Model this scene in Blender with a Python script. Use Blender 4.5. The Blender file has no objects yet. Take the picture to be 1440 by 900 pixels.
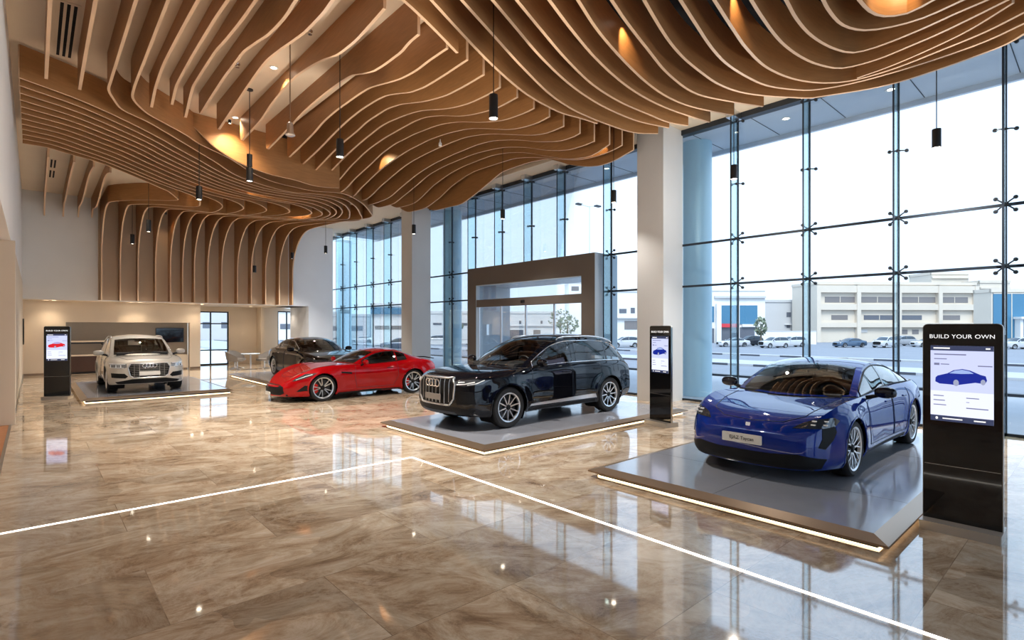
import bpy, bmesh, math, random
import numpy as np
from mathutils import Vector, Matrix
from mathutils.bvhtree import BVHTree
from mathutils.geometry import delaunay_2d_cdt
random.seed(7)
SC = bpy.context.scene
COL = SC.collection
PI = math.pi
R = math.radians

# ------------------------------------------------------------------ helpers
class MB:
    """collects geometry for one mesh object"""
    def __init__(s):
        s.v = []; s.f = []; s.m = []
    def add(s, vs, fs, mi=0):
        b = len(s.v)
        s.v.extend([tuple(p) for p in vs])
        for f in fs:
            s.f.append(tuple(b + i for i in f)); s.m.append(mi)
        return s
    def box(s, c, d, mi=0, rz=0.0, taper=1.0):
        hx, hy, hz = d[0]/2, d[1]/2, d[2]/2
        cs, sn = math.cos(rz), math.sin(rz)
        vs = []
        for z, k in ((-hz, 1), (hz, taper)):
            for x, y in ((-hx, -hy), (hx, -hy), (hx, hy), (-hx, hy)):
                x *= k; y *= k
                vs.append((c[0]+x*cs-y*sn, c[1]+x*sn+y*cs, c[2]+z))
        return s.add(vs, [(3,2,1,0),(4,5,6,7),(0,1,5,4),(1,2,6,5),(2,3,7,6),(3,0,4,7)], mi)
    def span(s, a, b, mi=0):
        return s.box([(a[i]+b[i])/2 for i in range(3)], [abs(b[i]-a[i]) for i in range(3)], mi)
    def rbox(s, c, d, r, mi=0, seg=4, axis=2):
        """box with rounded corners about one axis"""
        ax = [0,1,2]; ax.remove(axis)
        a, b = d[ax[0]]/2, d[ax[1]]/2; h = d[axis]/2
        r = min(r, a, b)*0.999
        ring = []
        for sx, sy, a0 in ((1,1,0),(-1,1,PI/2),(-1,-1,PI),(1,-1,1.5*PI)):
            for k in range(seg+1):
                t = a0 + PI/2*k/seg
                ring.append((sx*(a-r)+r*math.cos(t), sy*(b-r)+r*math.sin(t)))
        n = len(ring); vs = []
        for z in (-h, h):
            for p in ring:
                q = [0,0,0]; q[ax[0]] = c[ax[0]]+p[0]; q[ax[1]] = c[ax[1]]+p[1]; q[axis] = c[axis]+z
                vs.append(q)
        fs = [tuple(range(n))[::-1], tuple(range(n, 2*n))] + [(i,(i+1)%n,n+(i+1)%n,n+i) for i in range(n)]
        return s.add(vs, fs, mi)
    def tube(s, pts, r, n=8, mi=0, closed=False, caps=True):
        pts = [Vector(p) for p in pts]; N = len(pts)
        vs = []; up = None
        for i, p in enumerate(pts):
            a = pts[(i-1) % N] if (closed or i) else p
            b = pts[(i+1) % N] if (closed or i < N-1) else p
            t = (b-a)
            if t.length < 1e-9: t = Vector((0,0,1))
            t.normalize()
            if up is None:
                up = t.orthogonal().normalized()
            up = (up - t*up.dot(t))
            if up.length < 1e-6: up = t.orthogonal()
            up.normalize(); w = t.cross(up)
            rr = r[i] if isinstance(r, (list, tuple)) else r
            for k in range(n):
                an = 2*PI*k/n
                vs.append(p + up*math.cos(an)*rr + w*math.sin(an)*rr)
        fs = []
        for i in range(N if closed else N-1):
            j = (i+1) % N
            for k in range(n):
                l = (k+1) % n
                fs.append((i*n+k, i*n+l, j*n+l, j*n+k))
        if caps and not closed:
            fs.append(tuple(range(n))[::-1]); fs.append(tuple((N-1)*n+k for k in range(n)))
        return s.add(vs, fs, mi)
    def lathe(s, prof, n=32, mi=0, axis='z', c=(0,0,0), a0=0.0, a1=2*PI):
        """prof = [(radius, height)...]"""
        full = abs(a1-a0-2*PI) < 1e-6
        vs = []; M = len(prof); cnt = n if full else n+1
        for k in range(cnt):
            t = a0+(a1-a0)*k/n
            for r, h in prof:
                x, y = r*math.cos(t), r*math.sin(t)
                p = (x, y, h) if axis == 'z' else ((x, h, y) if axis == 'y' else (h, x, y))
                vs.append((p[0]+c[0], p[1]+c[1], p[2]+c[2]))
        fs = []
        for k in range(n):
            l = (k+1) % cnt
            for i in range(M-1):
                q = (k*M+i, l*M+i, l*M+i+1, k*M+i+1)
                fs.append(q if axis != 'y' else q[::-1])
        return s.add(vs, fs, mi)
    def prism(s, poly, fn, d, mi=0):
        """poly of 2-D points, fn maps (a, b, depth) to 3-D; depth 0..d"""
        n = len(poly)
        vs = [fn(a, b, 0) for a, b in poly] + [fn(a, b, d) for a, b in poly]
        fs = [tuple(range(n))[::-1], tuple(range(n, 2*n))] + [(i,(i+1)%n,n+(i+1)%n,n+i) for i in range(n)]
        return s.add(vs, fs, mi)
    def grid(s, rows, mi=0, flip=False):
        n = len(rows[0]); vs = [p for r in rows for p in r]; fs = []
        for i in range(len(rows)-1):
            for j in range(n-1):
                q = (i*n+j, i*n+j+1, (i+1)*n+j+1, (i+1)*n+j)
                fs.append(q[::-1] if flip else q)
        return s.add(vs, fs, mi)
    def mesh(s, name, mats, smooth=None, weld=0.0, norm=False):
        me = bpy.data.meshes.new(name)
        me.from_pydata(s.v, [], s.f)
        if not isinstance(mats, (list, tuple)): mats = [mats]
        for m in mats: me.materials.append(m)
        me.polygons.foreach_set('material_index', s.m)
        if weld or norm:
            bm = bmesh.new(); bm.from_mesh(me)
            if weld: bmesh.ops.remove_doubles(bm, verts=bm.verts, dist=weld)
            if norm: bmesh.ops.recalc_face_normals(bm, faces=bm.faces)
            bm.to_mesh(me); bm.free()
        me.validate()
        if smooth is not None:
            me.polygons.foreach_set('use_smooth', [True]*len(me.polygons))
            try: me.set_sharp_from_angle(angle=R(smooth))
            except Exception: pass
        me.update()
        return me
    def build(s, name, mats, parent=None, smooth=None, loc=(0,0,0), rz=0.0, weld=0.0, norm=False):
        o = bpy.data.objects.new(name, s.mesh(name, mats, smooth, weld, norm))
        COL.objects.link(o)
        o.location = loc; o.rotation_euler = (0, 0, rz)
        if parent: o.parent = parent
        return o

def tag(o, label=None, cat=None, group=None, kind=None):
    if label: o['label'] = label
    if cat: o['category'] = cat
    if group: o['group'] = group
    if kind: o['kind'] = kind
    return o
def thing(name, label, cat, loc=(0,0,0), rz=0.0, group=None, sc=1.0):
    o = bpy.data.objects.new(name, None); COL.objects.link(o)
    o.empty_display_size = 0.1
    o.location = loc; o.rotation_euler = (0, 0, rz); o.scale = (sc, sc, sc)
    return tag(o, label, cat, group)
def struct(o, label=None, cat=None):
    o['kind'] = 'structure'
    return tag(o, label, cat)
def children(o): return [c for c in bpy.data.objects if c.parent == o]
KIDS = {}
def copy_tree(o, parent=None):
    c = o.copy(); COL.objects.link(c)
    if parent: c.parent = parent
    for ch in KIDS.setdefault(o.name, children(o)): copy_tree(ch, c)
    return c
ORD = ['first','second','third','fourth','fifth','sixth','seventh','eighth','ninth','tenth','eleventh','twelfth','thirteenth',
       'fourteenth','fifteenth','sixteenth','seventeenth','eighteenth','nineteenth','twentieth','twenty-first','twenty-second','twenty-third','twenty-fourth']

def pchip(pts):
    """monotone cubic through (x, y) points"""
    P = sorted(pts); X = [p[0] for p in P]; Y = [p[1] for p in P]; n = len(X)
    if n == 1: return lambda x: Y[0]
    h = [X[i+1]-X[i] for i in range(n-1)]; d = [(Y[i+1]-Y[i])/h[i] for i in range(n-1)]
    m = [0.0]*n
    m[0], m[-1] = d[0], d[-1]
    for i in range(1, n-1):
        if d[i-1]*d[i] <= 0: m[i] = 0
        else:
            w1, w2 = 2*h[i]+h[i-1], h[i]+2*h[i-1]
            m[i] = (w1+w2)/(w1/d[i-1]+w2/d[i])
    def f(x):
        if x <= X[0]: return Y[0]
        if x >= X[-1]: return Y[-1]
        i = max(k for k in range(n-1) if X[k] <= x)
        t = (x-X[i])/h[i]
        return (Y[i]*(1+2*t)*(1-t)**2 + h[i]*m[i]*t*(1-t)**2 + Y[i+1]*t*t*(3-2*t) + h[i]*m[i+1]*t*t*(t-1))
    return f
def catmull(pts, step=0.12, closed=False):
    P = [Vector(p) for p in pts]; out = []
    n = len(P)
    for i in range(n if closed else n-1):
        p1, p2 = P[i], P[(i+1) % n]
        p0 = P[i-1] if (i or closed) else p1*2-p2
        p3 = P[(i+2) % n] if (i < n-2 or closed) else p2*2-p1
        k = max(1, int((p2-p1).length/step))
        t01 = max((p1-p0).length**.5, 1e-4); t12 = max((p2-p1).length**.5, 1e-4); t23 = max((p3-p2).length**.5, 1e-4)
        m1 = (p2-p1) + t12*((p1-p0)/t01 - (p2-p0)/(t01+t12))
        m2 = (p2-p1) + t12*((p3-p2)/t23 - (p3-p1)/(t12+t23))
        for q in range(k):
            t = q/k
            out.append(p1*(2*t**3-3*t*t+1) + m1*(t**3-2*t*t+t) + p2*(-2*t**3+3*t*t) + m2*(t**3-t*t))
    if not closed: out.append(P[-1])
    return out

# ------------------------------------------------------------------ materials
def mat(name, col, rough=0.5, metal=0.0, coat=0.0, spec=0.5, emit=None, es=1.0, trans=0.0, ior=1.45, coat_rough=0.03):
    m = bpy.data.materials.new(name); m.use_nodes = True
    b = m.node_tree.nodes['Principled BSDF']
    b.inputs['Base Color'].default_value = (*col, 1)
    b.inputs['Roughness'].default_value = rough
    b.inputs['Metallic'].default_value = metal
    b.inputs['Coat Weight'].default_value = coat
    b.inputs['Coat Roughness'].default_value = coat_rough
    b.inputs['Specular IOR Level'].default_value = spec
    b.inputs['Transmission Weight'].default_value = trans
    b.inputs['IOR'].default_value = ior
    if emit:
        b.inputs['Emission Color'].default_value = (*emit, 1)
        b.inputs['Emission Strength'].default_value = es
    return m
def srgb(r, g, b):
    f = lambda c: (c/255/12.92) if c/255 <= 0.04045 else ((c/255+0.055)/1.055)**2.4
    return (f(r), f(g), f(b))
def nodes(m): return m.node_tree.nodes, m.node_tree.links, m.node_tree.nodes['Principled BSDF']
def vary(m, scale=3.0, amt=0.12, stretch=(1,1,1), bump=0.0, detail=4.0):
    """noise variation of the base colour (and optional bump)"""
    N, L, b = nodes(m)
    col = tuple(b.inputs['Base Color'].default_value)
    tc = N.new('ShaderNodeTexCoord'); mp = N.new('ShaderNodeMapping'); mp.inputs['Scale'].default_value = stretch
    nz = N.new('ShaderNodeTexNoise'); nz.inputs['Scale'].default_value = scale; nz.inputs['Detail'].default_value = detail
    rp = N.new('ShaderNodeValToRGB')
    rp.color_ramp.elements[0].position = 0.3; rp.color_ramp.elements[1].position = 0.7
    rp.color_ramp.elements[0].color = tuple(c*(1-amt) for c in col[:3]) + (1,)
    rp.color_ramp.elements[1].color = tuple(min(1, c*(1+amt)) for c in col[:3]) + (1,)
    L.new(tc.outputs['Object'], mp.inputs['Vector']); L.new(mp.outputs['Vector'], nz.inputs['Vector'])
    L.new(nz.outputs['Fac'], rp.inputs['Fac']); L.new(rp.outputs['Color'], b.inputs['Base Color'])
    if bump:
        bp = N.new('ShaderNodeBump'); bp.inputs['Strength'].default_value = bump; bp.inputs['Distance'].default_value = 0.01
        L.new(nz.outputs['Fac'], bp.inputs['Height']); L.new(bp.outputs['Normal'], b.inputs['Normal'])
    return m
def glass(name, tint=(0.93,0.97,0.98), refl=1.0, rough=0.0):
    """thin pane: tinted transparency with a Fresnel reflection"""
    m = bpy.data.materials.new(name); m.use_nodes = True
    N, L = m.node_tree.nodes, m.node_tree.links
    N.clear()
    out = N.new('ShaderNodeOutputMaterial'); mx = N.new('ShaderNodeMixShader')
    tr = N.new('ShaderNodeBsdfTransparent'); tr.inputs['Color'].default_value = (*tint, 1)
    gl = N.new('ShaderNodeBsdfGlossy'); gl.inputs['Roughness'].default_value = rough
    fr = N.new('ShaderNodeFresnel'); fr.inputs['IOR'].default_value = 1.45
    mu = N.new('ShaderNodeMath'); mu.operation = 'MULTIPLY'; mu.inputs[1].default_value = refl
    L.new(fr.outputs[0], mu.inputs[0]); L.new(mu.outputs[0], mx.inputs[0])
    L.new(tr.outputs[0], mx.inputs[1]); L.new(gl.outputs[0], mx.inputs[2]); L.new(mx.outputs[0], out.inputs[0])
    return m

def marble():
    m = mat('polished_marble', (0.3,0.24,0.18), 0.045, spec=1.0, ior=2.05)
    N, L, b = nodes(m)
    tc = N.new('ShaderNodeTexCoord')
    # large tiles, each with its own piece of stone
    mp = N.new('ShaderNodeMapping'); mp.inputs['Rotation'].default_value = (0,0,R(0)); mp.inputs['Location'].default_value = (0.35, 0.2, 0)
    L.new(tc.outputs['Object'], mp.inputs['Vector'])
    br = N.new('ShaderNodeTexBrick')
    br.offset = 0.5; br.inputs['Scale'].default_value = 1.0
    br.inputs['Brick Width'].default_value = 2.0; br.inputs['Row Height'].default_value = 1.05
    br.inputs['Mortar Size'].default_value = 0.003; br.inputs['Mortar Smooth'].default_value = 0.0
    br.inputs['Bias'].default_value = 0.0
    br.inputs['Color1'].default_value = (0,0,0,1); br.inputs['Color2'].default_value = (1,1,1,1); br.inputs['Mortar'].default_value = (.5,.5,.5,1)
    L.new(mp.outputs['Vector'], br.inputs['Vector'])
    # per-tile shift and turn of the stone pattern
    wn = N.new('ShaderNodeTexWhiteNoise'); wn.noise_dimensions = '1D'
    L.new(br.outputs['Color'], wn.inputs['W'])
    vm = N.new('ShaderNodeVectorMath'); vm.operation = 'SCALE'; vm.inputs['Scale'].default_value = 37.0
    L.new(wn.outputs['Color'], vm.inputs[0])
    ad = N.new('ShaderNodeVectorMath'); ad.operation = 'ADD'
    L.new(mp.outputs['Vector'], ad.inputs[0]); L.new(vm.outputs[0], ad.inputs[1])
    rt = N.new('ShaderNodeVectorRotate'); rt.rotation_type = 'Z_AXIS'
    an = N.new('ShaderNodeMath'); an.operation = 'MULTIPLY'; an.inputs[1].default_value = 1.4
    L.new(wn.outputs['Value'], an.inputs[0]); L.new(an.outputs[0], rt.inputs['Angle']); L.new(ad.outputs[0], rt.inputs['Vector'])
    st = N.new('ShaderNodeMapping'); st.inputs['Scale'].default_value = (0.8, 1.45, 1)
    L.new(rt.outputs[0], st.inputs['Vector'])
    n1 = N.new('ShaderNodeTexNoise'); n1.inputs['Scale'].default_value = 1.9; n1.inputs['Detail'].default_value = 13; n1.inputs['Roughness'].default_value = 0.8; n1.inputs['Distortion'].default_value = 0.7
    L.new(st.outputs[0], n1.inputs['Vector'])
    rp = N.new('ShaderNodeValToRGB'); e = rp.color_ramp.elements
    e[0].position = 0.34; e[0].color = (*srgb(130,106,84),1)
    e[1].position = 0.69; e[1].color = (*srgb(230,217,199),1)
    x = e.new(0.45); x.color = (*srgb(178,153,126),1)
    x = e.new(0.55); x.color = (*srgb(206,187,162),1)
    L.new(n1.outputs['Fac'], rp.inputs['Fac'])
    # pale veins
    n2 = N.new('ShaderNodeTexNoise'); n2.inputs['Scale'].default_value = 0.5; n2.inputs['Detail'].default_value = 8; n2.inputs['Roughness'].default_value = 0.72; n2.inputs['Distortion'].default_value = 0.6
    L.new(rt.outputs[0], n2.inputs['Vector'])
    sb = N.new('ShaderNodeMath'); sb.operation = 'SUBTRACT'; sb.inputs[1].default_value = 0.5
    ab = N.new('ShaderNodeMath'); ab.operation = 'ABSOLUTE'
    mr = N.new('ShaderNodeMapRange'); mr.inputs['From Min'].default_value = 0.0; mr.inputs['From Max'].default_value = 0.025; mr.inputs['To Min'].default_value = 0.4; mr.inputs['To Max'].default_value = 0.0
    L.new(n2.outputs['Fac'], sb.inputs[0]); L.new(sb.outputs[0], ab.inputs[0]); L.new(ab.outputs[0], mr.inputs['Value'])
    mx = N.new('ShaderNodeMix'); mx.data_type = 'RGBA'
    mx.inputs['B'].default_value = (*srgb(222,206,184),1)
    L.new(mr.outputs[0], mx.inputs['Factor']); L.new(rp.outputs['Color'], mx.inputs['A'])
    # broken angular patches inside the stone
    v1 = N.new('ShaderNodeTexVoronoi'); v1.inputs['Scale'].default_value = 0.85
    nd = N.new('ShaderNodeTexNoise'); nd.inputs['Scale'].default_value = 1.2; nd.inputs['Detail'].default_value = 3
    va = N.new('ShaderNodeVectorMath'); va.operation = 'MULTIPLY_ADD'; va.inputs[1].default_value = (.9,.9,.9)
    L.new(rt.outputs[0], nd.inputs['Vector']); L.new(nd.outputs['Color'], va.inputs[0]); L.new(rt.outputs[0], va.inputs[2]); L.new(va.outputs[0], v1.inputs['Vector'])
    sv = N.new('ShaderNodeSeparateColor'); L.new(v1.outputs['Color'], sv.inputs[0])
    pr = N.new('ShaderNodeMapRange'); pr.inputs['To Min'].default_value = 0.82; pr.inputs['To Max'].default_value = 1.16
    L.new(sv.outputs[0], pr.inputs['Value'])
    ml = N.new('ShaderNodeVectorMath'); ml.operation = 'SCALE'
    L.new(mx.outputs['Result'], ml.inputs[0]); L.new(pr.outputs[0], ml.inputs['Scale'])
    # joints
    mj = N.new('ShaderNodeMix'); mj.data_type = 'RGBA'; mj.inputs['B'].default_value = (*srgb(120,98,78),1)
    jf = N.new('ShaderNodeMath'); jf.operation = 'MULTIPLY'; jf.inputs[1].default_value = 0.55
    L.new(br.outputs['Fac'], jf.inputs[0]); L.new(jf.outputs[0], mj.inputs['Factor'])
    L.new(ml.outputs[0], mj.inputs['A'])
    L.new(mj.outputs['Result'], b.inputs['Base Color'])
    return m
def wood(name, base, edge_amt=0.10, rough=0.5, stretch=(2,2,18)):
    m = mat(name, base, rough)
    return vary(m, 2.5, edge_amt, stretch)

M = {}
M['marble'] = marble()
M['oak'] = vary(mat('oak_veneer', srgb(166,119,74), 0.42), 3.0, 0.10, (1,1,9))
M['ply_edge'] = mat('plywood_edge', srgb(222,186,150), 0.5)
M['plaster'] = vary(mat('warm_plaster', srgb(220,203,180), 0.8), 1.2, 0.02)
M['plaster_ceiling'] = vary(mat('ceiling_plaster', srgb(222,204,180), 0.85), 1.0, 0.02)
M['column_paint'] = vary(mat('column_paint', srgb(208,206,203), 0.7), 1.0, 0.02)
M['pier_paint'] = vary(mat('pier_paint', srgb(236,241,248), 0.7), 1.0, 0.02)
M['white_wall'] = vary(mat('white_wall_paint', srgb(232,229,224), 0.75), 1.0, 0.02)
M['black_ceiling'] = mat('black_plenum', (0.006,0.006,0.008), 0.9)
M['dark_metal'] = mat('dark_aluminium', srgb(58,62,68), 0.4, 0.6)
M['joint'] = mat('dark_silicone_joint', srgb(30,40,52), 0.5)
M['black'] = mat('black_gloss_panel', (0.006,0.006,0.007), 0.08, coat=0.5)
M['black_matt'] = mat('black_powder_coat', (0.012,0.012,0.013), 0.45)
M['steel'] = mat('brushed_steel', srgb(170,168,164), 0.28, 1.0)
M['chrome'] = mat('chrome', (0.82,0.83,0.85), 0.12, 1.0)
M['alu'] = mat('satin_aluminium', (0.72,0.73,0.75), 0.3, 1.0)
M['rubber'] = mat('tyre_rubber', (0.012,0.012,0.013), 0.7)
M['plastic'] = mat('black_plastic', (0.008,0.008,0.009), 0.5, spec=0.2)
M['dark'] = mat('dark_cabin_trim', (0.012,0.011,0.011), 0.7)
M['leather_brown'] = mat('brown_leather', srgb(70,46,36), 0.5)
M['leather_black'] = mat('black_leather', srgb(26,25,26), 0.5)
M['glass'] = glass('clear_glazing', (0.93,0.97,0.99), 0.55)
M['fin_glass'] = glass('green_edge_glass', (0.84,0.95,0.975), 0.4)
M['car_glass'] = glass('tinted_car_glass', (0.95,0.98,0.985), 2.0)
M['car_glass_dark'] = glass('dark_car_glass', (0.30,0.33,0.34), 1.0)
M['lamp_glass'] = mat('headlamp_lens', (0.05,0.055,0.065), 0.08, 0.3, coat=1.0)
M['led_white'] = mat('white_led', (1,1,1), 0.5, emit=(1,0.93,0.82), es=2.6)
M['led_warm'] = mat('warm_led', (1,0.9,0.75), 0.5, emit=(1.0,0.74,0.43), es=3.4)
M['disc'] = mat('brake_disc_iron', (.035,.035,.037), .5, .5)
M['bulb'] = mat('lamp_lens', (1,1,1), 0.5, emit=(1.0,0.88,0.7), es=14)
M['lamp_clear'] = mat('clear_headlamp', (0.30,0.31,0.32), 0.1, 0.5, coat=1.0)
M['drl'] = mat('daytime_lamp', (0.8,0.8,0.8), 0.3, 0.3, emit=(1,0.98,0.95), es=0.06)
M['panel'] = vary(mat('painted_warm_light', srgb(200,176,150), .7), 1.0, .02)  # beige holds the warmer light on the wall between the far fins
M['grey_stone'] = vary(mat('taupe_cladding', srgb(98,90,84), 0.5), 2.0, 0.04)
M['deck'] = vary(mat('grey_porcelain_deck', srgb(146,148,156), 0.12, spec=1.0, ior=1.9), 2.0, 0.06)
M['niche'] = vary(mat('taupe_niche_panel', srgb(150,138,124), 0.5), 2.0, 0.03)
M['pale_panel'] = mat('pale_blue_grey_panel', srgb(186,200,212), 0.25)
M['bronze'] = mat('bronze_trim', srgb(150,128,106), 0.32, 0.75)
M['floor_wood'] = vary(mat('orange_timber_floor', srgb(176,112,66), 0.35), 2.0, 0.12, (1,8,1))
M['paper'] = mat('white_plate', srgb(222,218,210), 0.4)
M['steel_plate'] = mat('grey_blank_plate', srgb(140,132,126), .4)
M['base_grey'] = mat('satin_grey_base', srgb(168,160,150), .35, .25)
M['ink'] = mat('dark_lettering', srgb(60,58,56), 0.5)
M['white_letter'] = mat('white_lettering', (0.8,0.8,0.8), 0.4, emit=(1,1,1), es=0.55)
MFIN = [(11.43,[(8.12,6.44),(8.43,6.37),(8.76,6.3),(9.14,6.28),(9.53,6.33),(9.95,6.44),(10.38,6.59),(10.79,6.77),(11.19,6.92),(11.65,6.98),(12.12,7.01),(13.11,7.0),(13.97,6.76),(14.83,6.49),(15.65,6.32),(16.2,6.34)]),(11.0,[(8.16,6.47),(8.49,6.41),(8.84,6.39),(9.19,6.4),(9.59,6.44),(10.22,6.6),(10.87,6.79),(11.66,6.99),(12.3,7.09),(12.98,7.11),(14.01,7.13),(15.29,6.94),(16.46,6.56),(17.33,6.4)]),(10.6,[(8.24,6.42),(8.84,6.28),(9.42,6.34),(10.22,6.58),(11.24,6.94),(11.73,7.07),(12.24,7.17),(12.97,7.24),(13.95,7.24),(14.74,7.19),(15.87,6.99),(17.51,6.54)]),(10.1,[(8.31,6.4),(8.67,6.38),(9.04,6.39),(9.46,6.46),(9.98,6.6),(10.71,6.85),(11.18,6.98),(11.67,7.09),(12.36,7.18),(13.29,7.24),(14.32,7.23),(15.41,7.15),(16.43,6.91),(17.33,6.7),(18.04,6.56)]),(9.46,[(8.21,6.41),(8.47,6.38),(8.79,6.39),(9.19,6.47),(9.69,6.6),(10.3,6.8),(10.93,6.96),(11.47,7.07),(12.28,7.13),(13.15,7.13),(14.1,7.1),(15.14,6.99),(16.23,6.76),(17.28,6.53),(17.91,6.51)]),(8.86,[(8.17,6.41),(8.61,6.4),(9.08,6.46),(9.39,6.54),(10.1,6.75),(10.66,6.91),(11.25,7.04),(12.09,7.15),(13.02,7.17),(13.78,7.16),(14.6,7.12),(16.43,6.79),(17.8,6.48)]),(8.24,[(8.01,6.42),(8.37,6.39),(8.74,6.41),(9.22,6.48),(9.72,6.62),(10.27,6.79),(10.84,6.94),(11.46,7.04),(12.11,7.11),(12.82,7.14),(13.57,7.13),(15.09,6.99),(16.8,6.62),(17.52,6.43)]),(7.66,[(7.89,6.4),(8.12,6.39),(8.73,6.42),(9.17,6.5),(9.73,6.64),(10.39,6.84),(10.86,6.95),(11.48,7.05),(12.05,7.09),(12.62,7.12),(13.4,7.12),(14.2,7.05),(15.06,6.87),(16.01,6.68),(17.12,6.43)]),(7.05,[(7.73,6.4),(8.29,6.38),(8.62,6.41),(9.11,6.48),(9.62,6.59),(10.17,6.76),(10.64,6.89),(11.09,6.98),(11.62,7.02),(12.8,7.01),(13.76,6.95),(14.99,6.73),(16.4,6.4)]),(6.5,[(7.61,6.39),(7.95,6.37),(8.4,6.38),(8.87,6.43),(9.38,6.53),(9.92,6.67),(10.31,6.77),(10.71,6.84),(11.35,6.91),(12.05,6.95),(12.81,6.89),(13.76,6.77),(15.79,6.37)]),(6.0,[(7.47,6.42),(7.98,6.41),(8.51,6.42),(8.99,6.48),(9.52,6.58),(9.88,6.67),(10.48,6.81),(11.12,6.88),(11.82,6.87),(12.58,6.78),(13.29,6.71),(15.29,6.36)]),(5.52,[(7.32,6.47),(7.67,6.46),(8.11,6.45),(8.49,6.45),(9.09,6.51),(9.64,6.65),(10.23,6.78),(10.65,6.81),(11.11,6.82),(11.83,6.79),(12.46,6.72),(13.67,6.53),(14.8,6.39)]),(4.97,[(7.13,6.4),(7.58,6.4),(8.03,6.38),(8.51,6.41),(9.03,6.5),(9.41,6.58),(9.88,6.66),(10.42,6.68),(11.22,6.68),(11.86,6.65),(12.69,6.52),(13.61,6.41),(14.26,6.34)]),(4.41,[(7.08,6.4),(7.33,6.39),(7.64,6.33),(8.01,6.33),(8.45,6.35),(8.88,6.44),(9.45,6.59),(9.95,6.63),(10.77,6.65),(11.79,6.62),(12.43,6.55),(13.38,6.46),(14.17,6.4)]),(3.8,[(7.02,6.53),(7.49,6.48),(7.97,6.44),(8.49,6.46),(9.28,6.62),(9.94,6.72),(10.67,6.78),(11.84,6.7),(12.71,6.55),(14.12,6.47)]),(3.16,[(7.34,6.54),(7.72,6.5),(8.27,6.51),(8.87,6.58),(9.55,6.68),(10.31,6.75),(11.31,6.68),(12.36,6.56),(13.59,6.43)]),(2.73,[(7.58,6.47),(8.04,6.42),(8.67,6.46),(9.38,6.59),(10.19,6.71),(11.11,6.71),(12.19,6.66),(13.26,6.58)]),(2.41,[(8.28,6.66),(8.84,6.67),(9.81,6.73),(10.76,6.81),(12.3,6.79),(13.12,6.37)]),(2.12,[(8.59,6.69),(9.46,6.74),(10.82,6.76),(12.34,6.72),(12.86,6.48)]),(1.78,[(8.82,6.65),(10.03,6.7),(11.39,6.73),(12.37,6.62),(12.95,6.36)]),(0.64,[(9.35,6.43),(11.35,6.4),(12.83,6.34)])]
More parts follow.
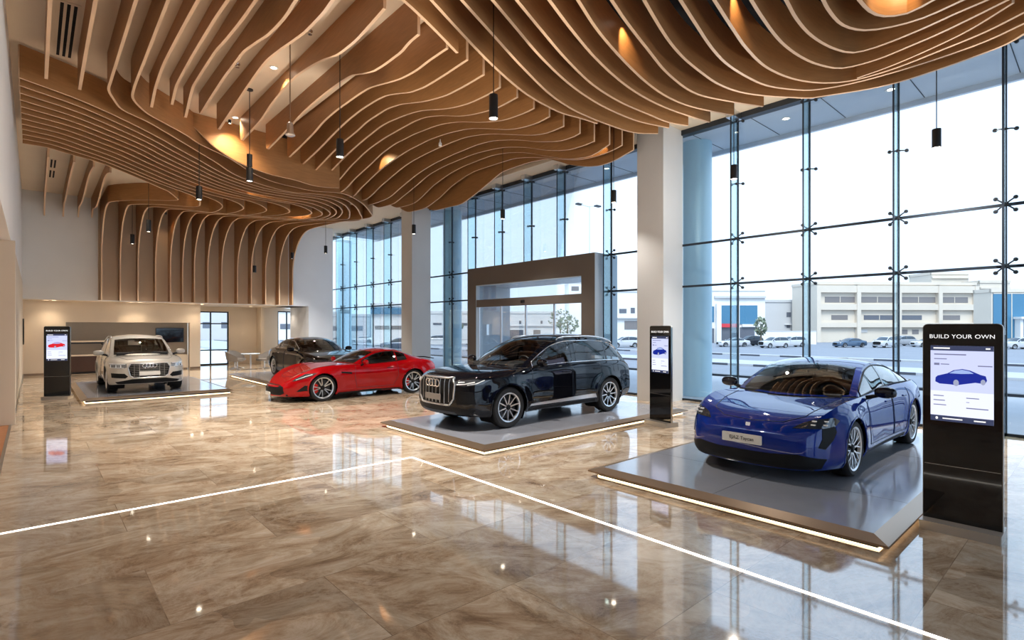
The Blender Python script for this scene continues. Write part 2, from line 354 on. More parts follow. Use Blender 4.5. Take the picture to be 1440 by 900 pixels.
PLAN = {'r0':[(3.78,6.48),(3.96,6.55),(4.46,6.78),(5.18,7.14)],'r1':[(4.07,6.22),(4.83,6.59),(5.88,7.07),(7.07,7.5),(7.91,7.65),(8.32,7.67),(8.74,7.6),(9.28,7.55)],'r2':[(4.38,5.94),(5.27,6.33),(6.26,6.76),(7.41,7.2),(7.97,7.34),(8.53,7.42),(9.61,7.42),(10.39,7.31),(10.8,7.0)],'r3':[(4.7,5.66),(5.28,5.9),(6.25,6.3),(7.44,6.68),(8.43,6.86),(9.1,6.9),(9.86,6.86),(10.67,6.64)],'r4':[(4.95,5.44),(5.7,5.73),(6.68,6.09),(7.76,6.4),(8.75,6.52),(9.63,6.5),(10.38,6.46),(10.88,6.29)],'r5':[(5.28,5.14),(5.98,5.4),(7.06,5.75),(8.2,6.0),(9.05,6.08),(9.74,6.06),(10.38,5.98),(11.05,5.86)],'r6':[(5.58,4.88),(6.35,5.17),(7.5,5.49),(8.47,5.69),(9.2,5.76),(9.85,5.72),(10.47,5.55),(11.05,5.33)],'r7':[(5.92,4.57),(6.47,4.74),(7.37,4.98),(8.4,5.23),(9.52,5.31),(10.36,5.04),(11.08,4.72)],'s0':[(6.25,4.27),(6.7,4.41),(7.4,4.61),(8.04,4.74),(8.75,4.81),(9.43,4.83),(10.06,4.72),(10.61,4.46),(11.02,4.18),(11.38,3.9),(11.48,3.66),(11.74,3.06),(11.83,2.59),(11.77,2.04),(11.67,1.56),(11.52,1.1),(11.32,0.88)],'s1':[(6.63,3.94),(7.37,4.11),(8.1,4.27),(8.76,4.36),(9.54,4.35),(10.2,4.25),(10.77,3.96),(11.0,3.77),(11.22,3.3),(11.31,2.59),(11.28,1.91),(11.16,1.3),(10.93,0.85)],'s2':[(7.09,3.65),(7.84,3.79),(8.57,3.91),(9.5,3.96),(10.32,3.8),(10.86,3.5),(11.11,3.17),(11.16,2.55),(10.99,1.86),(10.8,1.26),(10.55,0.82)],'s4':[(7.35,3.29),(7.82,3.36),(8.82,3.46),(9.59,3.42),(10.04,3.32),(10.46,3.1),(10.56,2.64),(10.46,2.18),(10.34,1.76),(10.18,1.37),(9.98,0.94)],'s5':[(7.7,2.97),(8.29,3.05),(8.97,3.07),(9.67,2.96),(10.01,2.8),(10.08,2.52),(9.98,1.88),(9.86,1.5),(9.77,1.12)],'s6':[(8.09,2.63),(8.37,2.66),(8.99,2.65),(9.38,2.48),(9.57,2.19),(9.64,1.82),(9.52,1.34)],'s7':[(8.46,2.3),(8.87,2.28),(9.17,2.18),(9.33,1.94),(9.22,1.62)],'s3':[(11.08,3.05),(11.0,2.52),(10.76,1.83),(10.55,1.42),(10.13,0.9)],'j20':[(1.06,12.65),(1.18,13.11),(1.38,13.62),(1.85,14.03),(2.27,14.51),(2.76,15.1),(3.61,16.13),(4.49,17.25),(5.15,17.7),(5.82,18.02),(6.46,18.14),(7.29,17.82),(7.99,17.86),(8.74,18.5),(9.58,19.72)],'j19':[(1.45,12.78),(1.61,13.19),(1.81,13.53),(2.17,13.9),(2.63,14.37),(3.04,14.89),(3.85,15.59),(4.89,16.79),(5.58,17.26),(6.21,17.43),(6.86,17.51),(7.7,17.2),(8.64,17.84),(9.75,19.21)],'r5b':[(0.06,15.29),(0.38,15.4),(0.71,15.48),(1.05,15.72),(1.44,16.05),(2.08,16.61),(2.72,17.43),(3.43,18.19),(4.27,19.05),(5.08,19.54),(5.92,19.86),(6.74,19.84),(7.57,20.01),(8.38,21.33)],'r11':[(0.05,17.8),(0.44,17.78),(0.72,17.97),(1.12,18.19),(1.55,18.48),(2.14,19.15),(2.6,19.74),(3.39,20.8),(3.69,21.58)],'r0b':[(0.08,13.18),(0.33,13.32),(0.62,13.48),(0.92,13.74),(1.29,14.0),(1.82,14.49)]}
F0 = [(2.47,7.0),(2.67,6.84),(2.87,6.7),(3.08,6.53),(3.25,6.39),(3.51,6.25),(3.95,6.09),(4.33,6.02),(4.83,5.98),(5.35,5.98),(5.92,5.94),(6.36,5.97),(6.7,6.03)]
# ------------------------------------------------------------------ camera and world
CH = 1.9
cam = bpy.data.cameras.new('camera'); co = bpy.data.objects.new('camera', cam); COL.objects.link(co)
cam.sensor_width = 36; cam.lens = 752.4/1440*36; cam.shift_y = 10.6/1440
cam.clip_start = 0.05; cam.clip_end = 600
YAW = 0.84129                                    # from the line square to the glass wall, turned to the far end
co.location = (0, 0, CH); co.rotation_euler = (PI/2, 0, (PI/2-YAW) - PI/2 - 0*PI)
fw = Vector((math.cos(YAW), math.sin(YAW), 0))
co.rotation_euler = fw.to_track_quat('-Z', 'Y').to_euler()
SC.camera = co
SC.view_settings.view_transform = 'Standard'
try: SC.view_settings.look = 'None'
except Exception: pass
SC.view_settings.gamma = 1; SC.view_settings.use_curve_mapping = False
SC.view_settings.exposure = 0.66

w = bpy.data.worlds.new('overcast_sky'); SC.world = w; w.use_nodes = True
N, L = w.node_tree.nodes, w.node_tree.links
bg = N['Background']
tc = N.new('ShaderNodeTexCoord'); sx = N.new('ShaderNodeSeparateXYZ'); rp = N.new('ShaderNodeValToRGB')
L.new(tc.outputs['Generated'], sx.inputs[0]); L.new(sx.outputs['Z'], rp.inputs['Fac']); L.new(rp.outputs['Color'], bg.inputs['Color'])
e = rp.color_ramp.elements
e[0].position = 0.0; e[0].color = (0.63,0.76,0.93,1)
e[1].position = 0.7; e[1].color = (0.56,0.73,0.97,1)
x = e.new(0.18); x.color = (0.63,0.78,0.97,1)
bg.inputs['Strength'].default_value = 1.45
sun = bpy.data.lights.new('hazy_sun', 'SUN'); sun.energy = 2.3; sun.angle = R(25); sun.color = (1,0.95,0.88)
so = bpy.data.objects.new('hazy_sun', sun); COL.objects.link(so); so.rotation_euler = (R(35), R(18), 0)
so.rotation_euler = Vector((0.45,0.35,-0.8)).to_track_quat('-Z','Y').to_euler()

# ------------------------------------------------------------------ room shell
GX = 12.7; CZ = 7.05; YB = 27.0; YN = -7.0; LX = -0.33
def wallbox(name, a, b, m): return struct(MB().span(a, b).build(name, m))
fl = struct(MB().span((LX-0.02,YN,-0.2),(GX+0.1,31,0)).build('floor', M['marble']))
struct(MB().span((-6,YN,-0.2),(LX-0.02,31,-0.002)).build('floor_side_room', M['floor_wood']))
PX0, PX1, PY1 = 4.9, 11.9, 18.1                  # open black plenum above the wavy fins
cl = MB(); cl.span((LX,YN,CZ),(PX0,31,CZ+0.2)); cl.span((PX1,YN,CZ),(GX+.2,31,CZ+.2)); cl.span((PX0,PY1,CZ),(PX1,31,CZ+.2))
struct(cl.build('ceiling', M['plaster_ceiling']))
pl = MB(); pl.span((PX0-.02,YN,CZ+0.75),(PX1+.02,PY1,CZ+0.9))
pl.span((PX0-.02,YN,CZ+.2),(PX0,PY1,CZ+.8)); pl.span((PX1,YN,CZ+.2),(PX1+.02,PY1,CZ+.8)); pl.span((PX0,PY1-.02,CZ+.2),(PX1,PY1,CZ+.8)); pl.span((PX0,YN,CZ),(PX1,YN+.02,CZ+.8))
struct(pl.build('ceiling_plenum', M['black_ceiling']))
# bulkhead over the side room on the left, and the wall below it
wallbox('wall_left_bulkhead', (-0.9,YN,3.6),(LX,YB,CZ), M['white_wall'])
wallbox('ceiling_side_room', (-6,YN,3.58),(-0.88,31,3.75), M['plaster'])
wallbox('wall_left', (-6,14.3,0),(LX+0.06,14.5,3.6), M['plaster'])
wallbox('wall_left_far', (-0.9,16.4,0),(LX+0.02,28.4,3.6), M['plaster'])
wallbox('door_1', (-0.62,14.5,0),(-0.55,16.4,3.2), mat('dark_door', srgb(60,50,44), 0.4))
wallbox('baseboard_left', (LX+0.02,16.4,0),(LX+0.035,28.2,0.09), M['steel'])
wallbox('wall_near', (-6,YN-0.2,0),(0.6,YN,CZ), M['plaster'])
wallbox('wall_near_right', (12.0,YN-0.2,0),(GX+.2,YN,CZ), M['plaster'])
framed_near = (0.6, 12.0)
wallbox('wall_side_room', (-6.2,YN,0),(-6,31,3.75), M['plaster'])
# far wall: upper wall carrying the fins, header, recessed lower wall with a niche
wallbox('wall_back_upper', (LX,YB,2.97),(9.36,YB+0.25,CZ), M['white_wall'])
wallbox('wall_back_warm_light', (1.92,YB-.012,3.0),(9.34,YB+.02,CZ), M['panel'])  # added thin sheet, warm light on the wall is put into its colour
wallbox('wall_back_pier', (9.36,YB,2.97),(11.62,YB+2.6,CZ), M['pier_paint'])
wallbox('wall_back_pier_lower', (10.36,YB,0),(11.62,YB+2.6,2.97), M['pier_paint'])
wallbox('ceiling_back_recess', (LX,YB+0.25,2.97),(10.36,31,3.2), M['plaster'])
lw = MB(); NX0, NX1, NZ = 0.97, 5.35, 2.12
lw.span((LX,28.2,0),(NX0,28.5,2.97)); lw.span((NX1,28.2,0),(5.78,28.5,2.97)); lw.span((NX0,28.2,NZ),(NX1,28.5,2.97))
lw.span((5.58,28.5,0),(5.78,30.6,2.97))
struct(lw.build('wall_back', M['plaster']))
nb = MB(); nb.span((NX0,28.75,0.0),(NX1,28.9,NZ+.2))
struct(nb.build('wall_back_niche', M['niche']))
bw = MB(); bw.span((5.78,30.5,0),(6.2,30.7,2.97)); bw.span((6.2,30.5,2.72),(7.55,30.7,2.97)); bw.span((7.55,30.5,0),(10.0,30.7,2.97)); bw.span((10.0,30.5,2.8),(GX,30.7,2.97)); bw.span((11.8,30.5,0),(GX,30.7,2.8))
struct(bw.build('wall_back_lounge', M['plaster']))
wallbox('wall_lounge_corner', (8.9,29.7,0),(9.05,30.5,2.97), M['plaster'])
wallbox('baseboard_back', (LX,28.185,0),(NX0,28.2,0.09), M['bronze'])
wallbox('baseboard_back_right', (NX1,28.185,0),(5.78,28.2,0.09), M['bronze'])
# interior columns on the glass line
for i, (y0, y1) in enumerate(((7.48,8.26),(19.44,20.3),(-4.3,-3.5))):
    c = MB().span((11.78,y0,0),(GX,y1,CZ)).build('column', M['column_paint'])
    struct(c)

# ------------------------------------------------------------------ glass wall
def spider(n_arm, y, z, par, x=12.62):
    mb = MB()
    mb.lathe([(0.0,-0.03),(0.028,-0.03),(0.028,0.03),(0,0.03)], 10, axis='x', c=(x,y,z))
    dirs = ((1,1),(-1,1),(1,-1),(-1,-1)) if n_arm == 4 else ((1,0.12),(-1,-0.12))
    for dy, dz in dirs:
        a = 0.13 if n_arm == 4 else 0.14
        b = 0.11 if n_arm == 4 else 0.15
        e2 = (x+0.03, y+dy*a, z+dz*b)
        mb.tube([(x,y,z), (x-0.01,y+dy*a*.5,z+dz*b*.5), e2], [0.017,0.013,0.013], 8)
        mb.lathe([(0,-0.025),(0.03,-0.022),(0.036,0),(0.03,0.03),(0,0.03)], 12, axis='x', c=e2)
    mb.build('spider_fitting', M['dark_metal'], par, 40)
ZR = (2.97, 4.05, 5.36, 6.86)
def bay(n, y0, y1, fins, z0=lambda y: 0.0, door=None):
    root = bpy.data.objects.new('window_%d' % n, None); COL.objects.link(root); struct(root)
    ys = [y0] + fins + [y1]
    zs = [0.0, ZR[0], ZR[1], CZ]
    for a, b in zip(ys[:-1], ys[1:]):
        for c, d in zip(zs[:-1], zs[1:]):
            lo = c
            if door and b > door[0]+.05 and a < door[1]-.05:
                if d <= door[2]: continue
                lo = max(c, door[2])
            MB().span((GX-0.008,a+.006,lo+.008),(GX+0.008,b-.006,d-.008)).build('glass_pane', M['glass'], root)
    def cut(lo, hi):
        if not door: return [(lo, hi)]
        return [s for s in ((lo, door[0]), (door[1], hi)) if s[1]-s[0] > .05]
    for z in ZR[:2]:
        for a, b in (cut(y0, y1) if (door and z < door[2]) else [(y0, y1)]):
            MB().span((GX-0.02,a,z-0.026),(GX+0.02,b,z+0.026)).build('glazing_joint', M['joint'], root)
    for y in fins:
        lo = z0(y)
        MB().span((GX-0.38,y-0.009,lo),(GX-0.03,y+0.009,CZ)).build('glass_fin', M['fin_glass'], root)
        MB().span((GX-0.385,y-0.015,lo),(GX-0.37,y+0.015,CZ)).build('fin_edge', M['joint'], root)
        MB().span((GX-0.03,y-0.017,lo),(GX+0.012,y+0.017,CZ)).build('glazing_joint', M['joint'], root)
        for z in ZR:
            if z > lo + 0.1: spider(4 if z in ZR[:2] else 2, y, z, root)
        MB().span((GX-0.42,y-0.10,CZ-0.16),(GX-0.02,y+0.10,CZ-0.005)).build('fin_bracket', M['alu'], root)
    return root
PORT = (9.87, 15.9, 4.06)
bay(1, -3.5, 7.48, [-3.4,-1.85,-0.3,1.22,2.78,4.4,6.0])
bay(2, 8.26, 19.44, [9.8,11.65,13.18,14.72,16.3,17.85], lambda y: PORT[2] if PORT[0] < y < PORT[1]+.5 else 0.0, PORT)
bay(3, 20.3, 29.6, [21.2,22.85,24.64,26.5,28.2])
tb = MB(); tb.span((GX-0.08,YN,CZ-0.13),(GX+0.14,30.6,CZ)); 
struct(tb.build('trim_1', M['dark_metal']))
struct(MB().span((GX-0.03,YN,0),(GX+0.03,30.6,0.05)).build('trim_2', M['dark_metal']))
struct(MB().span((GX-0.05,YN,0),(GX+.05,-4.3,CZ)).build('wall_right_near', M['white_wall']))
# lounge windows in the far wall, plus an added one behind the camera
def framed(n, x0, x1, z0, z1, y, xs, zs, m):
    root = bpy.data.objects.new('window_%d' % n, None); COL.objects.link(root); struct(root)
    fr = MB()
    for x in xs: fr.span((x-.03,y-.04,z0),(x+.03,y+.04,z1))
    for z in zs: fr.span((x0,y-.035,z-.03),(x1,y+.035,z+.03))
    fr.build('window_frame', m, root)
    MB().span((x0,y-.006,z0),(x1,y+.006,z1)).build('glass_pane', M['glass'], root)
framed(6, 0.6, 12.0, 0, CZ, YN-.1, [.62+2.27*k for k in range(6)], (0.03,2.97,5.2,7.0), M['dark_metal'])  # unseen window behind the camera, added to let in more daylight
framed(4, 6.2, 7.55, 0, 2.72, 30.58, (6.23,6.72,7.52), (0.03,0.75,2.1,2.69), M['black_matt'])
framed(5, 10.0, 11.8, 0, 2.8, 30.58, (10.02,10.5,11.05,11.6), (0.03,2.77), M['joint'])

# ------------------------------------------------------------------ entrance portal
px0, px1 = 12.0, 13.05
po = thing('entrance_portal', 'taupe clad entrance portal framing the sliding glass doors behind the black car', 'entrance', (0,0,0))
p = MB(); y0, y1, zt = PORT
p.span((px0,y0,0),(px1,y0+.5,zt)); p.span((px0,y1-.5,0),(px1,y1,zt)); p.span((px0,y0+.5,3.43),(px1,y1-.5,zt))
p.build('surround', M['grey_stone'], po)
MB().span((px0+.01,y0-.012,0),(px1,y0-.001,zt-.02)).build('side_panel', M['pale_panel'], po)  # sky reflection on this side is put into the pale blue
MB().span((px0+.01,y1-.512,0),(px1+.6,y1-.501,3.42)).build('reveal_panel', M['pale_panel'], po)
MB().span((px0+.01,y0+.5,3.405),(px1+.6,y1-.513,3.425)).build('soffit_panel', M['pale_panel'], po)
MB().span((px0+.02,y0+.5,2.64),(px0+.3,y1-.5,2.9)).build('door_header', M['grey_stone'], po)
MB().rbox((px0,12.9,2.76),(0.06,0.16,0.09),0.02).build('motion_sensor', M['black'], po)
MB().span((px0+.14,y0+.5,2.9),(px0+.16,y1-.5,3.43)).build('transom_glass', M['glass'], po)
for a, b in ((10.37,11.6),(11.6,12.9),(12.9,14.15),(14.15,15.4)):
    d = MB().span((px0+.14,a+.02,0.05),(px0+.16,b-.02,2.62)).build('sliding_door', M['glass'], po)
    f = MB()
    for q in (a+.018, b-.018): f.span((px0+.13,q-.011,0.02),(px0+.17,q+.011,2.64))
    f.span((px0+.12,a,0.0),(px0+.18,b,.06))
    f.build('door_frame', M['alu'], d)
# ------------------------------------------------------------------ plywood ceiling fins
def ribbon(pts, ztop, t=0.045, mats=('oak','ply_edge')):
    """upright sheet along a plan path; pts = (x, y, z of the lower edge)"""
    n = len(pts); mb = MB(); vs = []
    for i, p in enumerate(pts):
        a, b = pts[max(0,i-1)], pts[min(n-1,i+1)]
        d = Vector((b[0]-a[0], b[1]-a[1])); 
        if d.length < 1e-6: d = Vector((pts[min(n-1,i+2)][0]-pts[max(0,i-2)][0], pts[min(n-1,i+2)][1]-pts[max(0,i-2)][1]))
        d.normalize(); nx, ny = -d.y*t/2, d.x*t/2
        zt = ztop(p) if callable(ztop) else ztop
        zt = max(zt, p[2]+0.004)
        vs += [(p[0]+nx,p[1]+ny,zt),(p[0]+nx,p[1]+ny,p[2]),(p[0]-nx,p[1]-ny,p[2]),(p[0]-nx,p[1]-ny,zt)]
    F0_, F1_ = [], []
    for i in range(n-1):
        a, b = 4*i, 4*i+4
        F0_ += [(a,a+1,b+1,b),(a+2,a+3,b+3,b+2)]
        F1_ += [(a+1,a+2,b+2,b+1),(a+3,a,b,b+3)]
    F1_ += [(0,3,2,1),(4*n-4,4*n-3,4*n-2,4*n-1)]
    mb.add(vs, F0_, 0); b = len(mb.v)
    mb.v += [] 
    for f in F1_: mb.f.append(f); mb.m.append(1)
    return mb
def fin(pts, ztop, label, group, t=0.045):
    o = ribbon(pts, ztop, t).build('ceiling_fin', [M['oak'], M['ply_edge']], None, 35)
    return tag(o, label, 'ceiling fin', group)
G_M, G_R, G_B = 'wavy fins running along the hall', 'curved fins of the near cluster', 'long fins sweeping from the side wall to the far wall'
nM = len(MFIN)
for i, (X, pr) in enumerate(MFIN):
    if X > 7: e_ = .6 if X < 9.2 else 2.1; pr = pr + [(pr[-1][0]+e_*.45, pr[-1][1]+.03), (pr[-1][0]+e_, pr[-1][1]+(.12 if X < 9.2 else .5))]
    f = pchip(pr); y0, y1 = pr[0][0], pr[-1][0]
    if X < 3.3: y0 = 6.6 + .19*X
    ys = [y0+(y1-y0)*k/60 for k in range(61)]
    pts = [(X, y, f(y)) for y in ys]
    top = CZ-.004 if X < PX0 else (lambda p: 7.55 if p[1] < PY1-.05 else CZ-.004)
    # rounded far lower corner
    pts += [(X, y1+.06, f(y1)+.03), (X, y1+.10, f(y1)+.10)]
    fin(pts, top, 'wavy plywood ceiling fin running lengthwise, %s from the glass wall in its cluster' % ORD[i], G_M, 0.05)
fin([(0.17, 6.6+k*.35, 6.42) for k in range(19)], CZ-.004, 'plywood ceiling fin nearest the pale bulkhead on the left, beside the ceiling vent', G_M, .05)

def plan(key, z=6.4, step=.14, pre=None):
    P = [(x, y, z) for x, y in PLAN[key]]
    if pre: P = pre + P
    return [tuple(p) for p in catmull(P, step)]
def back(key, dist):
    (x0,y0),(x1,y1) = PLAN[key][0], PLAN[key][1]
    d = Vector((x0-x1, y0-y1)).normalized()
    return [(x0+d.x*dist, y0+d.y*dist, 6.4)]
rk = ['r0','r1','r2','r3','r4','r5','r6','r7','s0','s1','s2','s4','s5','s6','s7']
for i, k in enumerate(rk):
    pts = [tuple(p) for p in catmull(back(k, 2.2 if i < 8 else 1.6) + [(x,y,6.4) for x,y in PLAN[k]], .14)]
    if k[0] == 's':
        (x0,y0,_),(x1,y1,_) = pts[-1], pts[-4]
        d = Vector((x0-x1, y0-y1)).normalized(); pts.append((x0+d.x*1.2, y0+d.y*1.2, 6.4))
    lab = ('straight-ended curved plywood fin, %s from the far end of its cluster' if k[0] == 'r' else
           'plywood fin bending round above the glass, %s from the far end of its cluster') % ORD[i]
    fin(pts, 7.0 if i else 7.02, lab, G_R, .05)
p3 = [tuple(p) for p in catmull([(x,y,6.4) for x,y in PLAN['s3']], .14)]
fin(p3, 7.0, 'short plywood fin merging into the bending fins above the glass', G_R, .04)

# the first cross fin: a flat sheet whose lower edge dips to the right
f0 = pchip(F0); xs = [2.47+(6.75-2.47)*k/50 for k in range(51)]
fin([(x, 14.2+.155*x, f0(min(x,6.7))) for x in xs], CZ-.004, 'broad dipping cross fin lit by a warm spotlight', G_B, .05)
# long ribbons: rise up the far wall, arch over, run forward, turn back and sweep to the side wall
WX = [2.0,2.6,3.19,3.79,4.32,4.77,5.21,5.73,6.28,6.93,7.52,8.15,8.77,9.4]
TIP = [(3.79,21.9),(4.56,22.55),(5.25,23.2),(5.75,23.15),(6.36,23.05),(6.96,22.78),(7.53,22.5),(8.27,22.5),(8.73,22.2),(9.02,21.75),(9.3,21.35),(9.72,21.15),(10.2,21.0),(10.25,20.1)]
def row_path(k):
    """plan path of row k from the tip back to the side wall"""
    if k == 13: return list(reversed(PLAN['j19']))
    if k == 12: return list(reversed(PLAN['j20']))
    r = 11-k                                     # rows counted from the near side
    A = list(reversed(PLAN['j20']))              # row -1
    A = A[:-3] + [(1.29,13.55),(.6,12.95),(.07,12.75)]
    B = list(reversed(PLAN['r5b'])); C = list(reversed(PLAN['r11']))
    def samp(P, tip, end, n=15):
        Q = [Vector((p[0],p[1])) for p in ([tip]+list(P)+[end])]
        L = [0]
        for a, b in zip(Q[:-1], Q[1:]): L.append(L[-1]+(b-a).length)
        out = []
        for i in range(n):
            s = L[-1]*i/(n-1); j = max(q for q in range(len(L)) if L[q] <= s+1e-9); j = min(j, len(Q)-2)
            t = (s-L[j])/max(1e-6, L[j+1]-L[j]); out.append(Q[j].lerp(Q[j+1], t))
        return out
    tA, tB, tC = TIP[12], TIP[6], TIP[0]
    sA, sB, sC = samp(A, tA, (.05,12.7)), samp(B, tB, (.05,15.28)), samp(C, tC, (.04,17.8))
    if r <= 5: f = (r+1)/6; base = [a.lerp(b, f) for a, b in zip(sA, sB)]
    else: f = (r-5)/6; base = [a.lerp(b, f) for a, b in zip(sB, sC)]
    tip = Vector(TIP[k]); end = Vector((-.2, 13.1+.42*r))
    dt, de = tip-base[0], end-base[-1]; n = len(base)
    out = [b + dt*(1-i/(n-1))**2 + de*(i/(n-1)) for i, b in enumerate(base)]
    return [(p.x, p.y) for p in out[1:]]
for k in range(14):
    xk = WX[k]; tx, ty = TIP[k]
    rows = row_path(k)
    # wall part: (distance from the wall, lower edge)
    prof = [(0.02,3.0),(0.48,3.0),(0.482,4.45)]
    for q in range(1, 15):
        t = q/14*PI/2
        prof.append((.482+2.1*(1-math.cos(t)), 4.45+1.93*math.sin(t)))
    wall = [(xk, YB-d, z) for d, z in prof]
    e = wall[-1]
    mid = [(xk+.05, YB-3.1, 6.4)]
    m2 = (xk+(tx-xk)*.45, (YB-3.1)+(ty-(YB-3.1))*.55, 6.4)
    if k < 12: path = [e, mid[0], m2, (tx-.16, ty+.28, 6.4), (tx, ty, 6.4)] + [(x,y,6.4) for x,y in rows]
    else: path = [e, mid[0], m2, (tx, ty, 6.4)] + [(x,y,6.4) for x,y in rows]
    if k == 13: path += [(1.41, 12.3, 6.4), (1.41, 11, 6.45), (1.41, 8.5, 6.5), (1.41, 6.9, 6.5)]
    if k == 12: path += [(1.05, 12.2, 6.4), (1.05, 11, 6.4), (1.05, 8.9, 6.4), (1.05, 6.8, 6.4)]
    run = [tuple(p) for p in catmull(path, .13)]
    pts = wall[:-1] + run
    fin(pts, CZ-.004 if k >= 12 else 7.0, 'long plywood ribbon fin arching down the far wall, %s from the left along that wall' % ORD[k], G_B, .045)
# short fins in the far left corner
for i, (x, ya, amp, w) in enumerate(((.3,19.3,.0,'nearest the left wall'),(.85,19.4,.05,'second from the left wall'),(1.3,19.6,.12,'third from the left wall'),(1.72,20.0,.2,'beside the long ribbons'))):
    pts = []
    for k in range(41):
        y = ya+(YB-.05-ya)*k/40; u = k/40
        z = 6.55 + amp*math.sin(u*PI*2.2) - (.5*max(0,u-.86)/.14)**2*1.6
        pts.append((x, y, z))
    fin(pts, CZ-.004, 'short plywood fin in the far left ceiling corner, %s' % w, 'short fins in the far left corner', .045)
# ------------------------------------------------------------------ cars
def sm(t): t = max(0.0, min(1.0, t)); return t*t*(3-2*t)
class Car:
    def __init__(s, sp):
        s.sp = sp
        for k in ('ztop','zed','zbot','wid'): setattr(s, k, pchip(sp[k]))
        s.dn = pchip(sp['nose']); s.dt = pchip(sp['tail']); s.prof = pchip(sp['prof'])
        s.xF, s.xR = sp['xF'], sp['xR']; s.ax = sp['ax']; s.Rw = sp['Rw']; s.Ra = sp['Ra']
    def side(s, xh, f):
        zb, ze = s.zbot(xh), s.zed(xh)
        z = zb+(ze-zb)*f
        y = s.wid(xh)*s.prof(f)
        x = xh + s.dn(z)*sm((xh-(s.xF-.55))/.55) + s.dt(z)*sm(((s.xR+.5)-xh)/.5)
        for a in s.ax:
            r = math.hypot(x-a, z-s.Rw)
            y += s.sp.get('flare',.018)*math.exp(-((r-s.Ra)/.10)**2)*(1-sm((f-.75)/.25))
        return Vector((x, y, z))
    def side_at(s, x, z):
        f = (z-s.zbot(x))/(s.zed(x)-s.zbot(x))
        return s.side(x, max(0, min(1, f)))
    def build_body(s, lod=1.0):
        sp = s.sp; I, K, J = int(96*lod), int(20*lod), int(10*lod)
        t = [i/I for i in range(I+1)]
        xs = [s.xR+(s.xF-s.xR)*(.6*q+.4*(.5-.5*math.cos(PI*q))) for q in t]
        S = [[s.side(x, k/K) for k in range(K+1)] for x in xs]
        cell = max((s.xF-s.xR)/I, .04)*.62
        for row in S:
            for p in row:
                for a in s.ax:
                    r = math.hypot(p.x-a, p.z-s.Rw)
                    if abs(r-s.Ra) < cell and p.z > .12:
                        q = s.Ra/max(r,1e-5); p.x = a+(p.x-a)*q; p.z = s.Rw+(p.z-s.Rw)*q
        mb = MB(); nK = K+1
        def inside(ps):
            c = sum(ps, Vector())/len(ps)
            return any(math.hypot(c.x-a, c.z-s.Rw) < s.Ra-.002 for a in s.ax)
        for sg in (1, -1):
            V = [Vector((p.x, p.y*sg, p.z)) for r_ in S for p in r_]; F = []
            for i in range(I):
                for k in range(K):
                    ids = (i*nK+k, (i+1)*nK+k, (i+1)*nK+k+1, i*nK+k+1)
                    if inside([V[q] for q in ids]): continue
                    F.append(ids if sg < 0 else ids[::-1])
            mb.add(V, F)
        # top: hood and deck (cabin floor zone goes to a part of its own)
        cb = sp['cab_c']; cr = sp['cab_r']
        xw0, xw1 = cb[0][0], cr[0][0]; xb0, xb1 = cb[-1][0], cr[-1][0]
        deckF = []; V = []; F = []; nJ = 2*J+1
        for i, x in enumerate(xs):
            e = S[i][K]; zc = s.ztop(x)
            for j in range(-J, J+1):
                u = j/J
                V.append(Vector((e.x + (sp['bow_top']*(1-u*u) if i == I else 0)*0, e.y*u, e.z+(zc-e.z)*(1-abs(u)**sp.get('crown',2.4)))))
        pf, pr_ = sp.get('cowl', .05), sp.get('rcowl', .03)
        for i in range(I):
            for j in range(2*J):
                ids = (i*nJ+j, (i+1)*nJ+j, (i+1)*nJ+j+1, i*nJ+j+1)
                c = sum((V[q] for q in ids), Vector())/4
                u = min(1, abs(c.y)/max(.3, cr[0][1]))
                xf = xw0+(xw1-xw0)*u**2+pf; xb = xb0+(xb1-xb0)*u**2-pr_
                (deckF if xb < c.x < xf and abs(c.y) < s.wid(c.x)*.86 else F).append(ids)
        mb.add(V, F)
        dk = MB(); dk.add([(p.x,p.y,p.z-.0) for p in V], deckF)
        # front and rear faces
        for i, dfun, bow, sg in ((I, s.dn, sp['bow_f'], 1), (0, s.dt, sp['bow_r'], -1)):
            rows = []
            for k in range(K+1):
                e = S[i][k]; r_ = []
                for j in range(-J, J+1):
                    u = j/J; f = k/K
                    zc = s.zbot(xs[i])+(s.ztop(xs[i])-s.zbot(xs[i]))*f
                    z = e.z+(zc-e.z)*(1-abs(u)**2.4)
                    r_.append(Vector((e.x+bow*sg*(1-abs(u)**2.2), e.y*u, z)))
                rows.append(r_)
            if True:
                # blend the bow into the first hood row
                mb.grid(rows, 0, flip=(sg < 0))
                top = rows[-1]; base = [V[i*nJ+j] for j in range(nJ)]
                mb.grid([base, top], 0)
        # sill return so the shell has a lower lip
        s.bvh = BVHTree.FromPolygons([Vector(p) for p in mb.v], mb.f)
        return mb, dk
    def cabin(s, lod=1):
        sp = s.sp; cc, cr = sp['cab_c'], sp['cab_r']; n = len(cc)
        fx = [pchip([(i, p[k]) for i, p in enumerate(cc)]) for k in (0,1)]
        rx = [pchip([(i, p[k]) for i, p in enumerate(cr)]) for k in (0,1,2)]
        marks = set([0, n-1] + list(sp['ws']) + list(sp['bl']) + [q for ab in sp['sw'] for q in ab])
        sub = 7 if lod >= 1 else 3
        us = sorted(marks | set(i/sub for i in range((n-1)*sub+1)))
        us2 = [us[0]]
        for u in us[1:]:
            if u-us2[-1] < .045:
                if u in marks: us2[-1] = u
                continue
            us2.append(u)
        us = us2
        nv, ws_ = 8, [0,.07,.25,.5,.75,.9,1]
        vs_ = [0]+[i/nv for i in range(1,nv)]+[1]; vs_ = sorted(set(vs_ + [.9]))
        vs_.remove(.875)
        grid = []
